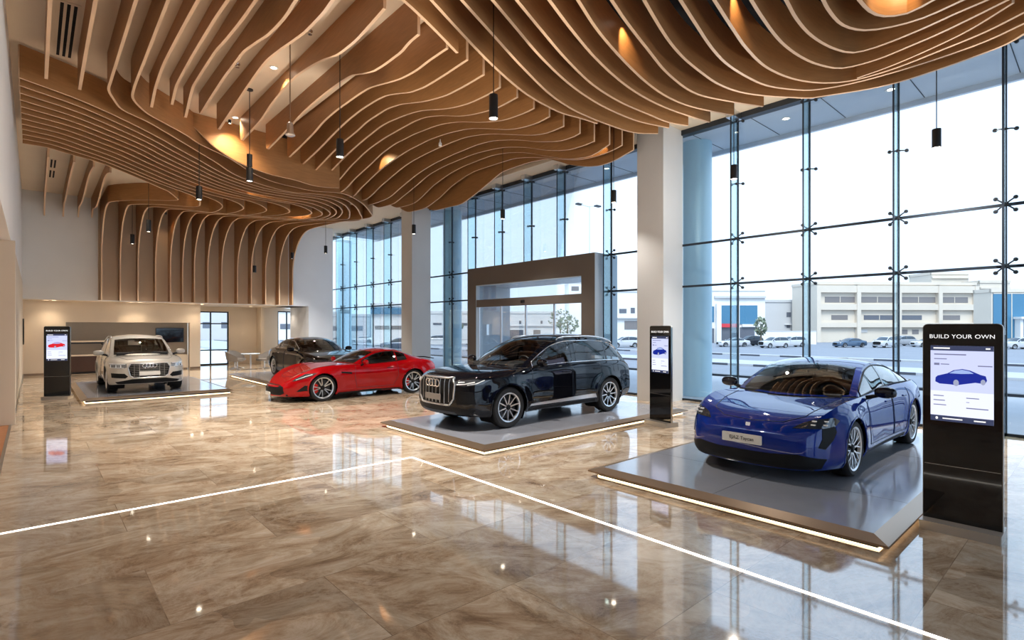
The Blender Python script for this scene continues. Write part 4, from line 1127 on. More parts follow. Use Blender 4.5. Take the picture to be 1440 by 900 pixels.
silver_sp = suv(2.29,-2.37,(1.41,-1.41),.365,.25,.947,.945, wheel='seven', paint=slv, leather=M['leather_black'], seat_x=.0, rear_x=-.9, mirror=(.72,.93,1.12),
  cab_c=[(1.15,1.06),(.72,1.33),(.26,1.555),(-.3,1.64),(-.95,1.65),(-1.55,1.61),(-2.0,1.53),(-2.2,1.32),(-2.29,1.12)],
  cab_r=[(.92,.79,1.03),(.54,.74,1.29),(.10,.685,1.495),(-.35,.67,1.565),(-.95,.67,1.565),(-1.5,.665,1.52),(-1.85,.68,1.43),(-2.05,.70,1.26),(-2.2,.74,1.08)],
  bl=(6.15,7.6), sw=[(.45,3.1),(3.25,4.9),(5.0,6.4)],
  patches=[('grille',GS,'front',M['plastic'],.003),('lower_valance',[(-.72,.28),(.72,.28),(.78,.34),(.40,.415),(-.40,.415),(-.78,.34)],'front',M['plastic'],.004)]
     + both('headlamp',[(.53,.745),(.66,.715),(.86,.725),(.905,.835),(.80,.855),(.53,.84)],'front',M['lamp_clear'],.005)
     + both('air_intake',[(.50,.49),(.58,.575),(.86,.59),(.85,.46),(.56,.44)],'front',M['plastic'],.004)
     + both('side_sill',[(-.95,.26),(.95,.26),(.95,.33),(-.95,.33)],'left',M['plastic'],.006),
  lines=lboth('door_seam',[(.82,1.0),(.88,.72),(.86,.33),(-.28,.33),(-.27,1.04)],M['joint'],.004)
     + lboth('door_seam',[(-.30,1.04),(-.31,.33),(-.92,.34),(-1.0,.6),(-1.15,.82),(-1.12,1.05)],M['joint'],.004)
     + lboth('door_handle',[(-.20,.91),(.02,.91)],slv,.016)+lboth('door_handle',[(-1.1,.93),(-.9,.93)],slv,.016)
     + [('hood_seam',[(1.2,.70),(1.9,.62),(2.1,.50),(2.16,0),(2.1,-.50),(1.9,-.62),(1.2,-.70)],'top',M['joint'],.004,False)],
  extra=x_silver)
# --- red sports car
red = paint('red_car_paint', srgb(160,6,14), .1, .4)
def x_red(c, root):
    plate(c, root, .22, .34, .08, None, off=.012)
    e = MB(); p = c.proj([(0,.40)], 'front', .03)[0]
    e.prism([(-.03,.05),(.0,.06),(.03,.03),(.015,-.01),(.03,-.05),(0,-.03),(-.02,-.05),(-.01,0)], lambda a,b,d: (p.x+d,a,p.z+b), .008); e.build('grille_emblem', M['chrome'], root)
    for sg in (1,-1):
        lb = MB(); c.line([(1.62,.705),(1.78,.66),(1.98,.58)], 'left' if sg > 0 else 'right', .007, .009, mb=lb)
        lb.build('daytime_lamp', M['drl'], root, 60)
    sp = MB(); sp.tube([(-2.24,-.6,.965),(-2.27,0,.985),(-2.24,.6,.965)], [.012,.018,.012], 8); sp.build('tail_spoiler', M['plastic'], root, 50)
red_sp = dict(xF=2.30, xR=-2.27, ax=(1.335,-1.335), Rw=.345, Ra=.385, Rr=.272, tw=.13, wheel='five_double', spin=2, tin=.03,
  ztop=[(-2.27,.84),(-2.15,.93),(-1.8,.99),(-1.2,1.0),(.5,.94),(.9,.905),(1.3,.84),(1.7,.735),(2.0,.62),(2.2,.51),(2.30,.43)],
  zed=[(-2.27,.80),(-2.1,.90),(-1.7,.97),(-1.3,.985),(-.7,.93),(0,.895),(.5,.90),(1.0,.905),(1.335,.885),(1.7,.79),(2.0,.655),(2.2,.52),(2.30,.43)],
  zbot=[(-2.27,.32),(-1.9,.2),(-1,.155),(1.2,.145),(2.0,.15),(2.30,.16)],
  wid=[(-2.27,.66),(-2.15,.82),(-1.9,.92),(-1.335,.968),(-.7,.92),(0,.89),(.6,.91),(1.0,.94),(1.335,.955),(1.7,.92),(2.0,.80),(2.15,.70),(2.25,.60),(2.30,.50)],
  nose=[(.15,-.04),(.22,0),(.36,-.005),(.46,-.05)], tail=[(.2,.1),(.5,0),(.75,.02),(.95,.06)],
  prof=[(0,.90),(.12,.95),(.3,.965),(.5,.99),(.68,1.0),(.85,.975),(.94,.94),(1,.88)], bow_f=.10, bow_r=.06, bow_top=0, crown=3.2, flare=.03,
  cab_c=[(.62,.935),(.24,1.12),(-.14,1.265),(-.55,1.318),(-.95,1.295),(-1.3,1.20),(-1.65,1.085),(-1.95,1.0)],
  cab_r=[(.38,.76,.91),(.04,.68,1.08),(-.30,.605,1.205),(-.62,.585,1.25),(-.95,.60,1.215),(-1.22,.64,1.13),(-1.5,.70,1.03),(-1.72,.76,.97)],
  ws=(.08,1.85), bl=(4.3,5.9), sw=[(.55,3.55),(3.75,4.75)], paint=red, glass_mat=M['car_glass'], leather=M['leather_black'], zi=.36, seat_x=-.5, rear_x=None, mirror=(.22,.93,.965),
  cal_mat=paint('red_caliper',srgb(190,20,20),.1,.3), lip_r=.010,
  patches=[('front_intake',[(-.62,.25),(-.52,.20),(.52,.20),(.62,.25),(.60,.40),(.46,.44),(-.46,.44),(-.60,.40)],'front',M['plastic'],.004),
           ('splitter',[(-.70,.150),(.70,.150),(.72,.172),(-.72,.172)],'front',M['plastic'],.012)]
     + [('air_curtain',[(1.72,.30),(1.98,.28),(1.80,.44),(1.66,.40)],f,M['plastic'],.004) for f in ('left','right')]
     + both('headlamp',[(1.50,.735),(1.66,.66),(1.95,.565),(2.06,.54),(2.0,.60),(1.78,.72)],'left',M['lamp_glass'],.006)
     + both('side_vent',[(.55,.66),(.85,.70),(.86,.74),(.55,.71)],'left',M['plastic'],.004)
     + both('side_sill',[(-.95,.15),(.95,.15),(.93,.19),(-.93,.20)],'left',M['plastic'],.006),
  lines=lboth('door_seam',[(.42,.88),(.46,.60),(.38,.28),(-.70,.28),(-.85,.55),(-.82,.92)],M['joint'],.004)
     + lboth('door_handle',[(-.68,.78),(-.50,.78)],M['plastic'],.010)
     + [('hood_seam',[(.5,.66),(1.0,.62),(1.6,.52),(1.95,.36),(2.0,0),(1.95,-.36),(1.6,-.52),(1.0,-.62),(.5,-.66)],'top',M['joint'],.004,False)],
  extra=x_red)
# --- dark saloon
brn = paint('dark_brown_car_paint', srgb(26,18,20), .5, .2)
def x_sed(c, root):
    grille_frame(c, root, [(-.40,.72),(.40,.72),(.36,.42),(-.36,.42)], M['chrome'], .012)
    plate(c, root, .40, .50, .11, None, off=.02)
sedan_sp = dict(xF=2.45, xR=-2.6, ax=(1.55,-1.52), Rw=.36, Ra=.40, Rr=.27, tw=.125, wheel='ten',
  ztop=[(-2.6,.98),(-2.45,1.05),(-1.9,1.08),(-1.3,1.06),(1.0,1.0),(1.4,.97),(1.9,.90),(2.25,.82),(2.45,.74)],
  zed=[(-2.6,.93),(-2.4,1.0),(-1.6,1.03),(-.5,1.02),(.9,.98),(1.5,.93),(2.0,.86),(2.3,.78),(2.45,.71)],
  zbot=[(-2.6,.32),(-2,.24),(-1,.2),(1.2,.19),(2.45,.2)],
  wid=[(-2.6,.72),(-2.4,.86),(-2.0,.94),(-1.5,.965),(0,.945),(.8,.945),(1.5,.965),(1.95,.93),(2.2,.86),(2.38,.74),(2.45,.62)],
  nose=[(.2,-.06),(.35,0),(.6,0),(.78,-.05)], tail=[(.3,.05),(.55,0),(.8,.01),(1.05,.05)],
  prof=PROF, bow_f=.07, bow_r=.05, bow_top=0, crown=2.4, flare=.015,
  cab_c=[(1.05,1.0),(.62,1.22),(.18,1.40),(-.35,1.465),(-.95,1.45),(-1.4,1.36),(-1.8,1.20),(-2.1,1.08)],
  cab_r=[(.84,.78,.985),(.45,.73,1.18),(.03,.66,1.345),(-.42,.64,1.40),(-.95,.645,1.375),(-1.35,.67,1.28),(-1.7,.71,1.14),(-1.95,.75,1.05)],
  ws=(.08,1.9), bl=(4.9,6.7), sw=[(.4,2.95),(3.1,4.7),(4.8,5.5)], paint=brn, trim_mat=M['chrome'], leather=M['leather_black'], zi=.46, seat_x=-.05, rear_x=-1.0, mirror=(.66,.95,1.05),
  patches=[('grille',[(-.40,.72),(.40,.72),(.36,.42),(-.36,.42)],'front',M['plastic'],.004)] + both('headlamp',[(.50,.66),(.82,.65),(.86,.74),(.52,.75)],'front',M['lamp_glass'],.005),
  lines=lboth('door_seam',[(.72,.95),(.76,.6),(.7,.32),(-.42,.32),(-.40,.98)],M['joint'],.004)+lboth('door_seam',[(-.44,.98),(-.46,.32),(-1.0,.33),(-1.15,.8),(-1.15,1.0)],M['joint'],.004)
     + lboth('door_handle',[(-.28,.86),(-.1,.86)],M['chrome'],.012)+lboth('door_handle',[(-1.1,.88),(-.92,.88)],M['chrome'],.012),
  extra=x_sed)
FX = PI                                             # facing the inside of the hall (-x)
make_car('sports_saloon', 'glossy blue four-door sports saloon on the nearest lit platform', 'car', blue_sp, (7.3+1.45*.95, 2.93, .12), FX)
make_car('suv', 'black SUV with a chrome framed grille on the middle platform', 'car', black_sp, (6.28+1.497*.95, 8.0, .12), FX)
make_car('sports_car', 'low red sports car parked on the marble floor', 'car', red_sp, (5.56+1.335, 14.42, 0), FX, 1.0)
make_car('suv', 'champagne silver SUV on the far left platform', 'car', silver_sp, (2.36, 18.38+1.41*.95, .12), -PI/2)
make_car('saloon', 'dark brown saloon behind the red sports car', 'car', sedan_sp, (7.62, 21.3-1.52*.95-.45, .12), -PI/2, .98)
# ------------------------------------------------------------------ display platforms
def platform(x0, x1, y0, y1, label, joints=((.33,),(.5,))):
    root = thing('display_platform', label, 'platform', ((x0+x1)/2,(y0+y1)/2,0), 0, 'lit display platforms')
    cx, cy = (x0+x1)/2, (y0+y1)/2; a, b = (x1-x0)/2, (y1-y0)/2
    def ringquads(mb, i0, z0, i1, z1):
        A = [(-a+i0,-b+i0,z0),(a-i0,-b+i0,z0),(a-i0,b-i0,z0),(-a+i0,b-i0,z0)]
        B = [(-a+i1,-b+i1,z1),(a-i1,-b+i1,z1),(a-i1,b-i1,z1),(-a+i1,b-i1,z1)]
        mb.add(A+B, [(k,(k+1)%4,4+(k+1)%4,4+k) for k in range(4)])
    d = MB(); d.span((-a+.14,-b+.14,.06),(a-.14,b-.14,.12)); d.build('deck', M['deck'], root)
    j = MB()
    for f in joints[0]: j.span((-a+2*a*f-.003,-b+.14,.119),(-a+2*a*f+.003,b-.14,.1206))
    for f in joints[1]: j.span((-a+.14,-b+2*b*f-.003,.119),(a-.14,-b+2*b*f+.003,.1206))
    j.build('tile_joint', M['joint'], root)
    e = MB(); ringquads(e, .14, .1203, 0, .082); ringquads(e, 0, .082, 0, .062); ringquads(e, 0, .062, .10, .058); e.build('bevel_trim', M['bronze'], root)
    s = MB(); s.span((-a+.10,-b+.10,0),(a-.10,b-.10,.058)); s.build('plinth', M['black_matt'], root)
    l = MB()
    for s_ in (-1,1):
        l.span((-a+.09,s_*(b-.094)-.005,.004),(a-.09,s_*(b-.094)+.005,.014)); l.span((s_*(a-.094)-.005,-b+.09,.004),(s_*(a-.094)+.005,b-.09,.014))
    l.build('light_strip', M['led_warm'], root)
    return root
platform(5.28,11.3,1.225,4.45,'grey platform carrying the blue car, nearest the viewer',((.22,.62),(.5,)))
platform(4.97,10.75,6.2,9.36,'grey platform carrying the black SUV',((.3,.65),(.5,)))
platform(.87,4.36,17.02,22.6,'grey platform carrying the silver SUV at the far left',((.5,),(.4,)))
platform(5.66,9.3,17.4,22.9,'grey platform carrying the dark saloon behind the red car',((.5,),(.4,)))
# floor light lines
def fline(x0, x1, y0, y1, lab):
    o = MB().span((x0,y0,.0005),(x1,y1,.0035)).build('floor_light_line', M['led_white']); tag(o, lab, 'light strip', 'light lines let into the floor')
fline(4.11,4.145,-6.8,6.83,'white light line in the floor running beside the platforms')
fline(LX,4.11,6.795,6.83,'white light line in the floor crossing the hall from the left')
struct(MB().span((LX-.03,YN,-.001),(LX+.01,14.3,.004)).build('trim_3', M['steel']))

# ------------------------------------------------------------------ information kiosks
def kiosk(x, y, rz, label, carcol, H=1.93, W=.565):
    """local: screen faces +x, width along y"""
    k = thing('information_kiosk', label, 'kiosk', (x,y,0), rz, 'touch screen kiosks')
    D = .055
    MB().rbox((0,0,.05+(H-.05)/2),(D,W,H-.05),.035,axis=0).build('cabinet', M['black'], k, 40)
    MB().rbox((-.002,0,.05+(H-.05)/2),(D-.012,W+.012,H-.04),.04,axis=0).build('edge_band', M['steel'], k, 40)
    b = MB(); b.rbox((0,0,.0425),(.34,W+.02,.085),.01); b.build('base', M['base_grey'], k, 40)
    MB().span((D/2-.001,-W/2+.01,.60),(D/2+.002,W/2-.01,.606)).build('seam_strip', M['steel'], k)
    f = D/2
    t = MB(); add_text(t, 'BUILD YOUR OWN', .052, lambda a,b_,d: (f+.0015+d,a,H-.115+b_), .001, space=1.06); t.build('heading', M['white_letter'], k)
    sw, z0, z1 = W*.80, 1.02, H-.20
    cy, cz = 0, (z0+z1)/2; sh = z1-z0
    s = MB().span((f-.002,-sw/2,z0),(f+.002,sw/2,z1)).build('screen', SCR['bg'], k)
    g = lambda u, v, d=.003: (f+d, -sw/2+u*sw, z0+v*sh)
    def rect(mb, u0, u1, v0, v1, d=.003):
        mb.add([g(u0,v0,d),g(u1,v0,d),g(u1,v1,d),g(u0,v1,d)], [(0,1,2,3)])
    for v0, v1 in ((.935,1),(0,.075)): bar = MB(); rect(bar,0,1,v0,v1); bar.build('screen_bar', SCR['bar'], s)
    pn = MB(); rect(pn,0,1,.40,.935,.0026); pn.build('picture_panel', SCR['panel'], s)
    for u0,u1,v,h in ((.06,.58,.885,.016),(.06,.27,.825,.012),(.06,.15,.755,.03),(.17,.31,.755,.012),(.76,.98,.745,.014),(.05,.22,.335,.012),(.05,.24,.275,.012),(.05,.26,.215,.012),(.58,.78,.325,.012),(.58,.63,.27,.008),(.58,.92,.195,.014)): tx = MB(); rect(tx,u0,u1,v-h/2,v+h/2); tx.build('text_line', SCR['ink'], s)
    for u0,u1,v,h in ((.05,.32,.967,.018),(.88,.95,.967,.018),(.2,.52,.037,.014),(.70,.88,.037,.016)): lt = MB(); rect(lt,u0,u1,v-h/2,v+h/2,.004); lt.build('bar_text_line', M['white_letter'], s)
    lt = MB()
    for q in range(14): pass
    ring = [(.105+.022*math.cos(2*PI*q/16), .037+.018*math.sin(2*PI*q/16)) for q in range(16)]
    lt.add([g(u,v,.004) for u,v in ring], [tuple(range(16))])
    lt.build('bar_icon', M['white_letter'], s)
    # the pictured car
    body = [(.08,.52),(.085,.575),(.12,.60),(.28,.635),(.38,.68),(.52,.70),(.64,.685),(.80,.635),(.88,.62),(.90,.565),(.88,.535),(.84,.53)]
    body += [(.80,.525),(.72,.53),(.46,.49),(.42,.485),(.34,.49),(.15,.495)]
    c = MB(); c.add([g(u,v,.0035) for u,v in body], [tuple(range(len(body)))[::-1]]); c.build('pictured_car', carcol, s)
    gl = MB(); q = [(.31,.637),(.40,.675),(.52,.69),(.63,.675),(.70,.645),(.50,.635)]; gl.add([g(u,v,.004) for u,v in q], [tuple(range(len(q)))[::-1]]); gl.build('pictured_windows', SCR['win'], s)
    for u,v,r in ((.42,.515,.05),(.84,.54,.042)):
        wh = MB().add([g(u+r*math.cos(2*PI*k_/18)*.9, v+r*math.sin(2*PI*k_/18)*.85, .0043) for k_ in range(18)], [tuple(range(18))])
        wh.build('pictured_wheel', SCR['wheel'], s)
    return k
def scr(name, col, es): return mat(name, (0,0,0), .2, emit=col, es=es)
SCR = dict(bg=scr('screen_white', srgb(222,226,250), .82), bar=scr('screen_navy', srgb(52,58,84), .9), panel=scr('screen_lilac', srgb(190,196,232), .85), ink=scr('screen_ink', srgb(110,112,140), .9),
           win=scr('screen_window', srgb(150,170,220), .8), wheel=scr('screen_wheel', srgb(150,155,180), .8))
blue_pic, red_pic = scr('screen_blue_car', srgb(22,36,128), .95), scr('screen_red_car', srgb(190,20,34), .95)
kiosk(6.42,.92,PI,'tall black kiosk with a blue car on its screen, nearest the viewer',blue_pic)
kiosk(9.10,5.83,PI+R(-14),'black kiosk with a blue car on its screen between the black SUV and the column',blue_pic)
kiosk(.47,18.64,-PI/2-R(48)+R(25),'black kiosk with a red car on its screen beside the silver SUV',red_pic)

# ------------------------------------------------------------------ pendants and ceiling fittings
def pendant(n, x, y, zb, h, label, r=.068, m='black_matt', top=None, two=False):
    top = top or CZ
    p = thing('pendant_light', label, 'pendant light', (x,y,zb), 0, 'black cylinder pendants')
    b = MB(); b.lathe([(0,h),(r*.4,h),(r*.96,h-.01),(r,h-.02),(r,.0),(r*.86,.0),(r*.84,.025),(0,.03)], 24)
    b.build('shade', M[m], p, 40)
    if two: MB().lathe([(0,h+.28),(r*.8,h+.28),(r*.8,h+.02),(r*.5,h+.02),(r*.5,h)], 24).build('driver_box', M[m], p, 40)
    MB().lathe([(0,.012),(r*.84,.012)], 20).build('lens', M['bulb'], p)
    MB().tube([(0,0,h+(.28 if two else 0)),(0,0,top-zb)], .008, 6).build('cord', M['black_matt'], p)
    MB().lathe([(0,0),(.07,0),(.07,-.025),(0,-.025)], 18, c=(0,0,top-zb)).build('canopy', M['black_matt'], p, 40)
    l = bpy.data.lights.new('pendant_lamp', 'SPOT'); l.energy = 130 if n in (8,10) else (560 if n in (0,1,11,12) else 500); l.color = (1,.96,.90); l.spot_size = R(110); l.spot_blend = 1.0; l.shadow_soft_size = .03
    o = bpy.data.objects.new('pendant_lamp', l); COL.objects.link(o); o.parent = p; o.location = (0,0,-.02)
    if n not in (0,1,11,12): return p
    g = bpy.data.lights.new('ceiling_fill', 'POINT'); g.energy = 75; g.color = (1,.90,.78); g.shadow_soft_size = .02  # added fill light below the lens, brightens fins and ceiling from underneath
    o = bpy.data.objects.new('ceiling_fill', g); COL.objects.link(o); o.parent = p; o.location = (0,0,-.14)
    return p
def unproj_d(px, py, zb):
    t = (zb-CH)*752.4/(460.6-py); u = (px-720)/752.4
    c_, s_ = math.cos(YAW), math.sin(YAW)
    return t*(c_+s_*u), t*(s_-c_*u)
P2 = [(694,167,.37,'black pendant light nearest the viewer, hanging under the curved fins at the middle'),
 (478,221,.34,'black pendant light hanging left of the nearest one, under the lengthwise fins'),
 (351,255,.30,'black pendant with a driver box on its cord, in front of the lit cross fin'),
 (280,281,.34,'black pendant light hanging left of the one with a driver box'),
 (209,326,.40,'black pendant light over the silver SUV, the right of the pair'),
 (186,343,.37,'black pendant light over the silver SUV, the left of the pair'),
 (411,364,.30,'small black pendant at the right end of the arched wall fins'),
 (458,356,.32,'small black pendant in front of the pale far pier'),
 (582,329,.32,'black pendant in front of the second column'),
 (707,308,.28,'black pendant above the entrance portal'),
 (863,285,.32,'black pendant just left of the near column'),
 (1032,252,.31,'black pendant above the windscreen of the blue car'),
 (1317,208,.34,'black pendant above the nearest kiosk')]
for i, (px, py, h, lab) in enumerate(P2):
    x, y = unproj_d(px, py, 5.06)
    pendant(i, x, y, 5.06, h, lab, two=(i == 2), top=(CZ if (x < PX0 or x > PX1 or y > PY1) else CZ+.75))
x, y = unproj_d(358, 383, 4.3)
pendant(20, x, y, 4.3, .3, 'small black pendant hanging low before the arched wall fins')
x, y = unproj_d(408, 190, 5.25)
gp = thing('beam_detector', 'pale grey detector hanging on a rod under the lengthwise fins', 'detector', (x,y,5.25))
MB().lathe([(0,.22),(.03,.22),(.05,.20),(.055,.06),(.085,.0),(.05,-.02),(0,-.02)], 20).build('housing', M['alu'], gp, 40)
MB().tube([(0,0,.22),(0,0,CZ-5.25)], .01, 6).build('rod', M['bronze'], gp)

def downlight(x, y, z, label, power=70, ang=95, group='ceiling downlights', r=.07, col=(1,.82,.62)):
    d = thing('downlight', label, 'downlight', (x,y,z), 0, group)
    MB().lathe([(r*.8,-.001),(r*1.25,-.001),(r*1.25,-.012),(r*.8,-.012)], 20).build('bezel', M['white_wall'], d, 40)
    MB().lathe([(0,-.004),(r*.8,-.004)], 18).build('lens', M['bulb'], d)
    if power:
        l = bpy.data.lights.new('downlight_lamp','SPOT'); l.energy = power; l.color = col; l.spot_size = R(ang); l.spot_blend = .7; l.shadow_soft_size = r
        o = bpy.data.objects.new('downlight_lamp', l); COL.objects.link(o); o.parent = d; o.location = (0,0,-.03)
    return d
for i, (px, py) in enumerate(((385,95),(331,165),(168,224))):
    x, y = unproj_d(px, py, CZ)
    downlight(x, y, CZ, 'round downlight in the plaster ceiling, %s' % ('between fins at the upper left','just above the lit cross fin','in the far left corner')[i], 180, 120)
for i, (x, lab) in enumerate(((.35,'over the far left corner'),(.6,'second from the far left corner'),(3.1,'left of the pair over the niche'),(3.4,'right of the pair over the niche'),(5.35,'at the right end of the niche'),(5.75,'before the lounge window'))):
    downlight(x, 27.75, 2.968, 'recessed downlight in the far soffit %s' % lab, 20, 110, 'soffit downlights', .09)
for i, (x, y, lab) in enumerate(((8.3,29.4,'left lounge downlight'),(9.9,29.2,'right lounge downlight'))): downlight(x, y, 2.968, lab+' above the grey chairs', 25, 120, 'soffit downlights', .09)
# spotlights tucked between the fins, washing the plywood
def finspot(x, y, z, tx, ty, tz, power, lab, ang=60):
    d = thing('fin_spotlight', lab, 'spotlight', (x,y,z), 0, 'small spotlights between the fins')
    MB().lathe([(0,.09),(.035,.09),(.04,.0),(.03,0),(.028,.02),(0,.02)], 14).build('housing', M['black_matt'], d, 40)
    MB().lathe([(0,.012),(.028,.012)], 12).build('lens', M['bulb'], d)
    l = bpy.data.lights.new('fin_lamp','SPOT'); l.energy = power; l.color = (1,.70,.38); l.spot_size = R(ang); l.spot_blend = .5; l.shadow_soft_size = .03
    o = bpy.data.objects.new('fin_lamp', l); COL.objects.link(o); o.parent = d; o.location = (0,0,-.02)
    o.rotation_euler = Vector((tx-x,ty-y,tz-z)).to_track_quat('-Z','Y').to_euler()
FS = [(3.55,14.25,6.85,3.75,14.75,6.3,34,'behind the end of a wavy fin, lighting the dipping cross fin',85),
 (4.0,19.4,6.9,4.9,19.3,6.45,30,'between the long ribbon fins at the left',100),
 (5.3,19.2,6.9,6.0,19.6,6.45,30,'between the long ribbon fins at their middle',100),
 (8.15,22.0,6.9,8.4,22.4,6.4,22,'in the bend of the eighth ribbon fin',100),
 (3.6,21.3,6.9,3.8,21.9,6.4,22,'in the bend of the first ribbon fin',100),
 (7.74,15.5,7.3,8.22,15.1,6.85,32,'between two wavy fins above the red car',80),
 (7.25,5.18,6.95,7.45,5.46,6.6,26,'between two curved fins at the top edge, left',85),
 (7.72,3.52,6.95,7.95,3.8,6.55,26,'between two curved fins near the corner bend',85),
 (10.72,8.7,6.95,10.97,9.0,6.5,26,'at the near end of the wavy fins by the column',90),
 (9.0,1.8,6.9,9.2,2.2,6.5,22,'inside the innermost bend of the near cluster',100),
 (4.0,25.6,6.5,3.85,26.2,5.6,12,'on the fourth arch of the far wall',90)]
for x,y,z,tx,ty,tz,pw,lab,an in FS: finspot(x,y,z,tx,ty,tz,pw,'tiny warm spotlight '+lab,an)
# air slots
def vent(x, y, L, label):
    v = thing('air_vent', label, 'air vent', (x,y,CZ), 0, 'ceiling air slots')
    MB().span((-.15,-L/2,-.012),(.15,L/2,-.001)).build('frame', M['plaster_ceiling'], v)
    for k in (-1,0,1): MB().span((k*.085-.022,-L/2+.06,-.014),(k*.085+.022,L/2-.06,-.0125)).build('slot', M['black_ceiling'], v)
x, y = unproj_d(93, 45, CZ); vent(x, y, 2.3, 'slotted air vent in the ceiling beside the left bulkhead, nearest')
x, y = unproj_d(73, 222, CZ); vent(x, y+.7, 1.2, 'slotted air vent in the far left corner, nearer one of two')
vent(x, y+2.2, 1.2, 'slotted air vent in the far left corner, farther one of two')
def sprinkler(px, py, z, lab):
    x, y = unproj_d(px, py, z)
    s = thing('sprinkler', lab, 'sprinkler', (x,y,z), 0, 'ceiling sprinklers')
    MB().lathe([(0,0),(.05,0),(.045,-.015),(.014,-.02),(.014,-.06),(.035,-.065),(.035,-.07),(0,-.07)], 16).build('head', M['chrome'], s, 40)
sprinkler(334, 90, CZ, 'chrome sprinkler head in the ceiling between the leftmost fins'); sprinkler(436, 43, CZ, 'chrome sprinkler head beside the cord of the grey detector')
x, y = 8.24, 14.56*(.745+.666*.134)
cm = thing('ceiling_camera', 'small pale camera hung under the wavy fins at the middle', 'camera', (x,y,6.86)); MB().lathe([(0,.1),(.02,.1),(.03,.06),(.045,.05),(.045,-.02),(.02,-.04),(0,-.04)],16).build('housing', M['white_wall'], cm, 40); MB().tube([(0,0,.1),(0,0,.16)],.012,6).build('stem', M['white_wall'], cm)

# ------------------------------------------------------------------ far wall furniture
tv = thing('wall_television', 'black television on the taupe niche wall behind the silver SUV', 'television', (4.65,28.72,1.55))
MB().rbox((0,0,0),(1.10,.06,.66),.015,axis=1).build('casing', M['black_matt'], tv, 40); MB().span((-.53,-.033,-.31),(.53,-.031,.31)).build('screen', M['black'], tv)
sh = thing('wall_shelf', 'pale wall shelf in the niche left of the silver SUV', 'shelf', (1.75,28.55,1.32)); MB().span((-.75,-.18,-.03),(.75,.2,.03)).build('board', M['plaster'], sh); MB().span((-.7,.1,-.1),(.7,.2,-.03)).build('bracket', M['dark_metal'], sh)
ct = thing('service_counter', 'dark counter with a pale worktop in the niche', 'counter', (1.75,28.45,0)); MB().span((-.75,-.25,0.08),(.75,.28,.72)).build('cabinet', M['leather_brown'], ct); MB().span((-.78,-.28,.72),(.78,.29,.77)).build('worktop', M['plaster'], ct); MB().span((-.7,-.2,0),(.7,.28,.08)).build('kickboard', M['black_matt'], ct)
cu = thing('low_cabinet', 'pale low cabinet under the television in the niche', 'cabinet', (4.55,28.5,0)); MB().span((-.75,-.2,.06),(.75,.22,.66)).build('body', M['plaster'], cu); MB().span((-.7,-.16,0),(.7,.2,.06)).build('kickboard', M['bronze'], cu)
for k in (-1,1): MB().span((-.37+k*.37-.34+.37,-.215,.1),(-.37+k*.37+.34+.37,-.2,.62)).build('door', M['plaster'], cu)
vs = thing('desk_ornament', 'dark ornament standing on the niche counter', 'ornament', (2.2,28.4,.77)); MB().lathe([(0,0),(.07,0),(.05,.03),(.09,.12),(.11,.2),(.06,.28),(.03,.33),(.04,.36),(0,.36)],18).build('vase', M['black_matt'], vs, 50)
dl = MB()
for k in range(9):
    a = k*2.4; dl.tube([(0,0,.34),(.05*math.cos(a),.05*math.sin(a),.42),(.13*math.cos(a),.13*math.sin(a),.5+.02*(k%3))],[.006,.012,.003],6)
dl.build('twigs', M['dark'], vs, 50)
def tub_chair(x, y, rz, label, shell):
    c = thing('lounge_chair', label, 'chair', (x,y,0), rz, 'grey lounge chairs round the table')
    s = MB(); rows = []
    for i in range(13):
        a = R(-105+210*i/12); w = math.cos(a*.62)
        top = .50+.33*max(0,math.cos(a*.72))
        rows.append([(-.30*math.cos(a)-.0, .33*math.sin(a), .40), (-.34*math.cos(a), .36*math.sin(a), .48), (-.37*math.cos(a)-.03*w, .37*math.sin(a), top), (-.34*math.cos(a)-.02*w, .34*math.sin(a), top), (-.29*math.cos(a), .31*math.sin(a), .47)])
    s.grid(rows); s.build('shell', shell, c, 50, norm=True)
    MB().rbox((.03,0,.43),(.58,.56,.09),.16).build('seat_cushion', shell, c, 50)
    MB().tube([(0,0,.06),(0,0,.40)], .028, 10).build('stem', M['alu'], c, 50)
    for k in range(4):
        a = PI/4+k*PI/2; MB().tube([(0,0,.08),(.30*math.cos(a),.30*math.sin(a),.02)], [.022,.014], 8).build('leg', M['alu'], c, 50)
gr = vary(mat('grey_fabric', srgb(122,114,106), .8), 12, .06)
tub_chair(6.72,26.15,R(-10),'grey lounge chair left of the round table',gr)
tub_chair(7.05,27.05,R(-60),'grey lounge chair behind the round table',gr)
tub_chair(7.92,25.95,R(195),'grey lounge chair right of the round table',gr)
tb = thing('cafe_table', 'small round cafe table between the grey chairs', 'table', (7.32,25.95,0))
MB().lathe([(0,.70),(.38,.70),(.40,.715),(.38,.73),(0,.73)],32).build('tabletop', M['pale_panel'], tb, 40); MB().tube([(0,0,.02),(0,0,.70)],.035,12).build('pedestal', M['alu'], tb, 50); MB().lathe([(0,.02),(.24,.0),(.25,.012),(.05,.035),(0,.035)],24).build('foot', M['alu'], tb, 40)
ws = MB().span((-.02,-.35,-.35),(.0,.35,.35)); 
pn = thing('wall_panel', 'narrow dark panel on the left wall by the far corner', 'panel', (LX+.05,26.6,1.75)); MB().rbox((0,0,0),(.04,.35,.95),.02,axis=0).build('plate', M['black'], pn, 40); MB().span((.021,-.14,-.4),(.022,.14,.4)).build('glass_front', M['black'], pn)
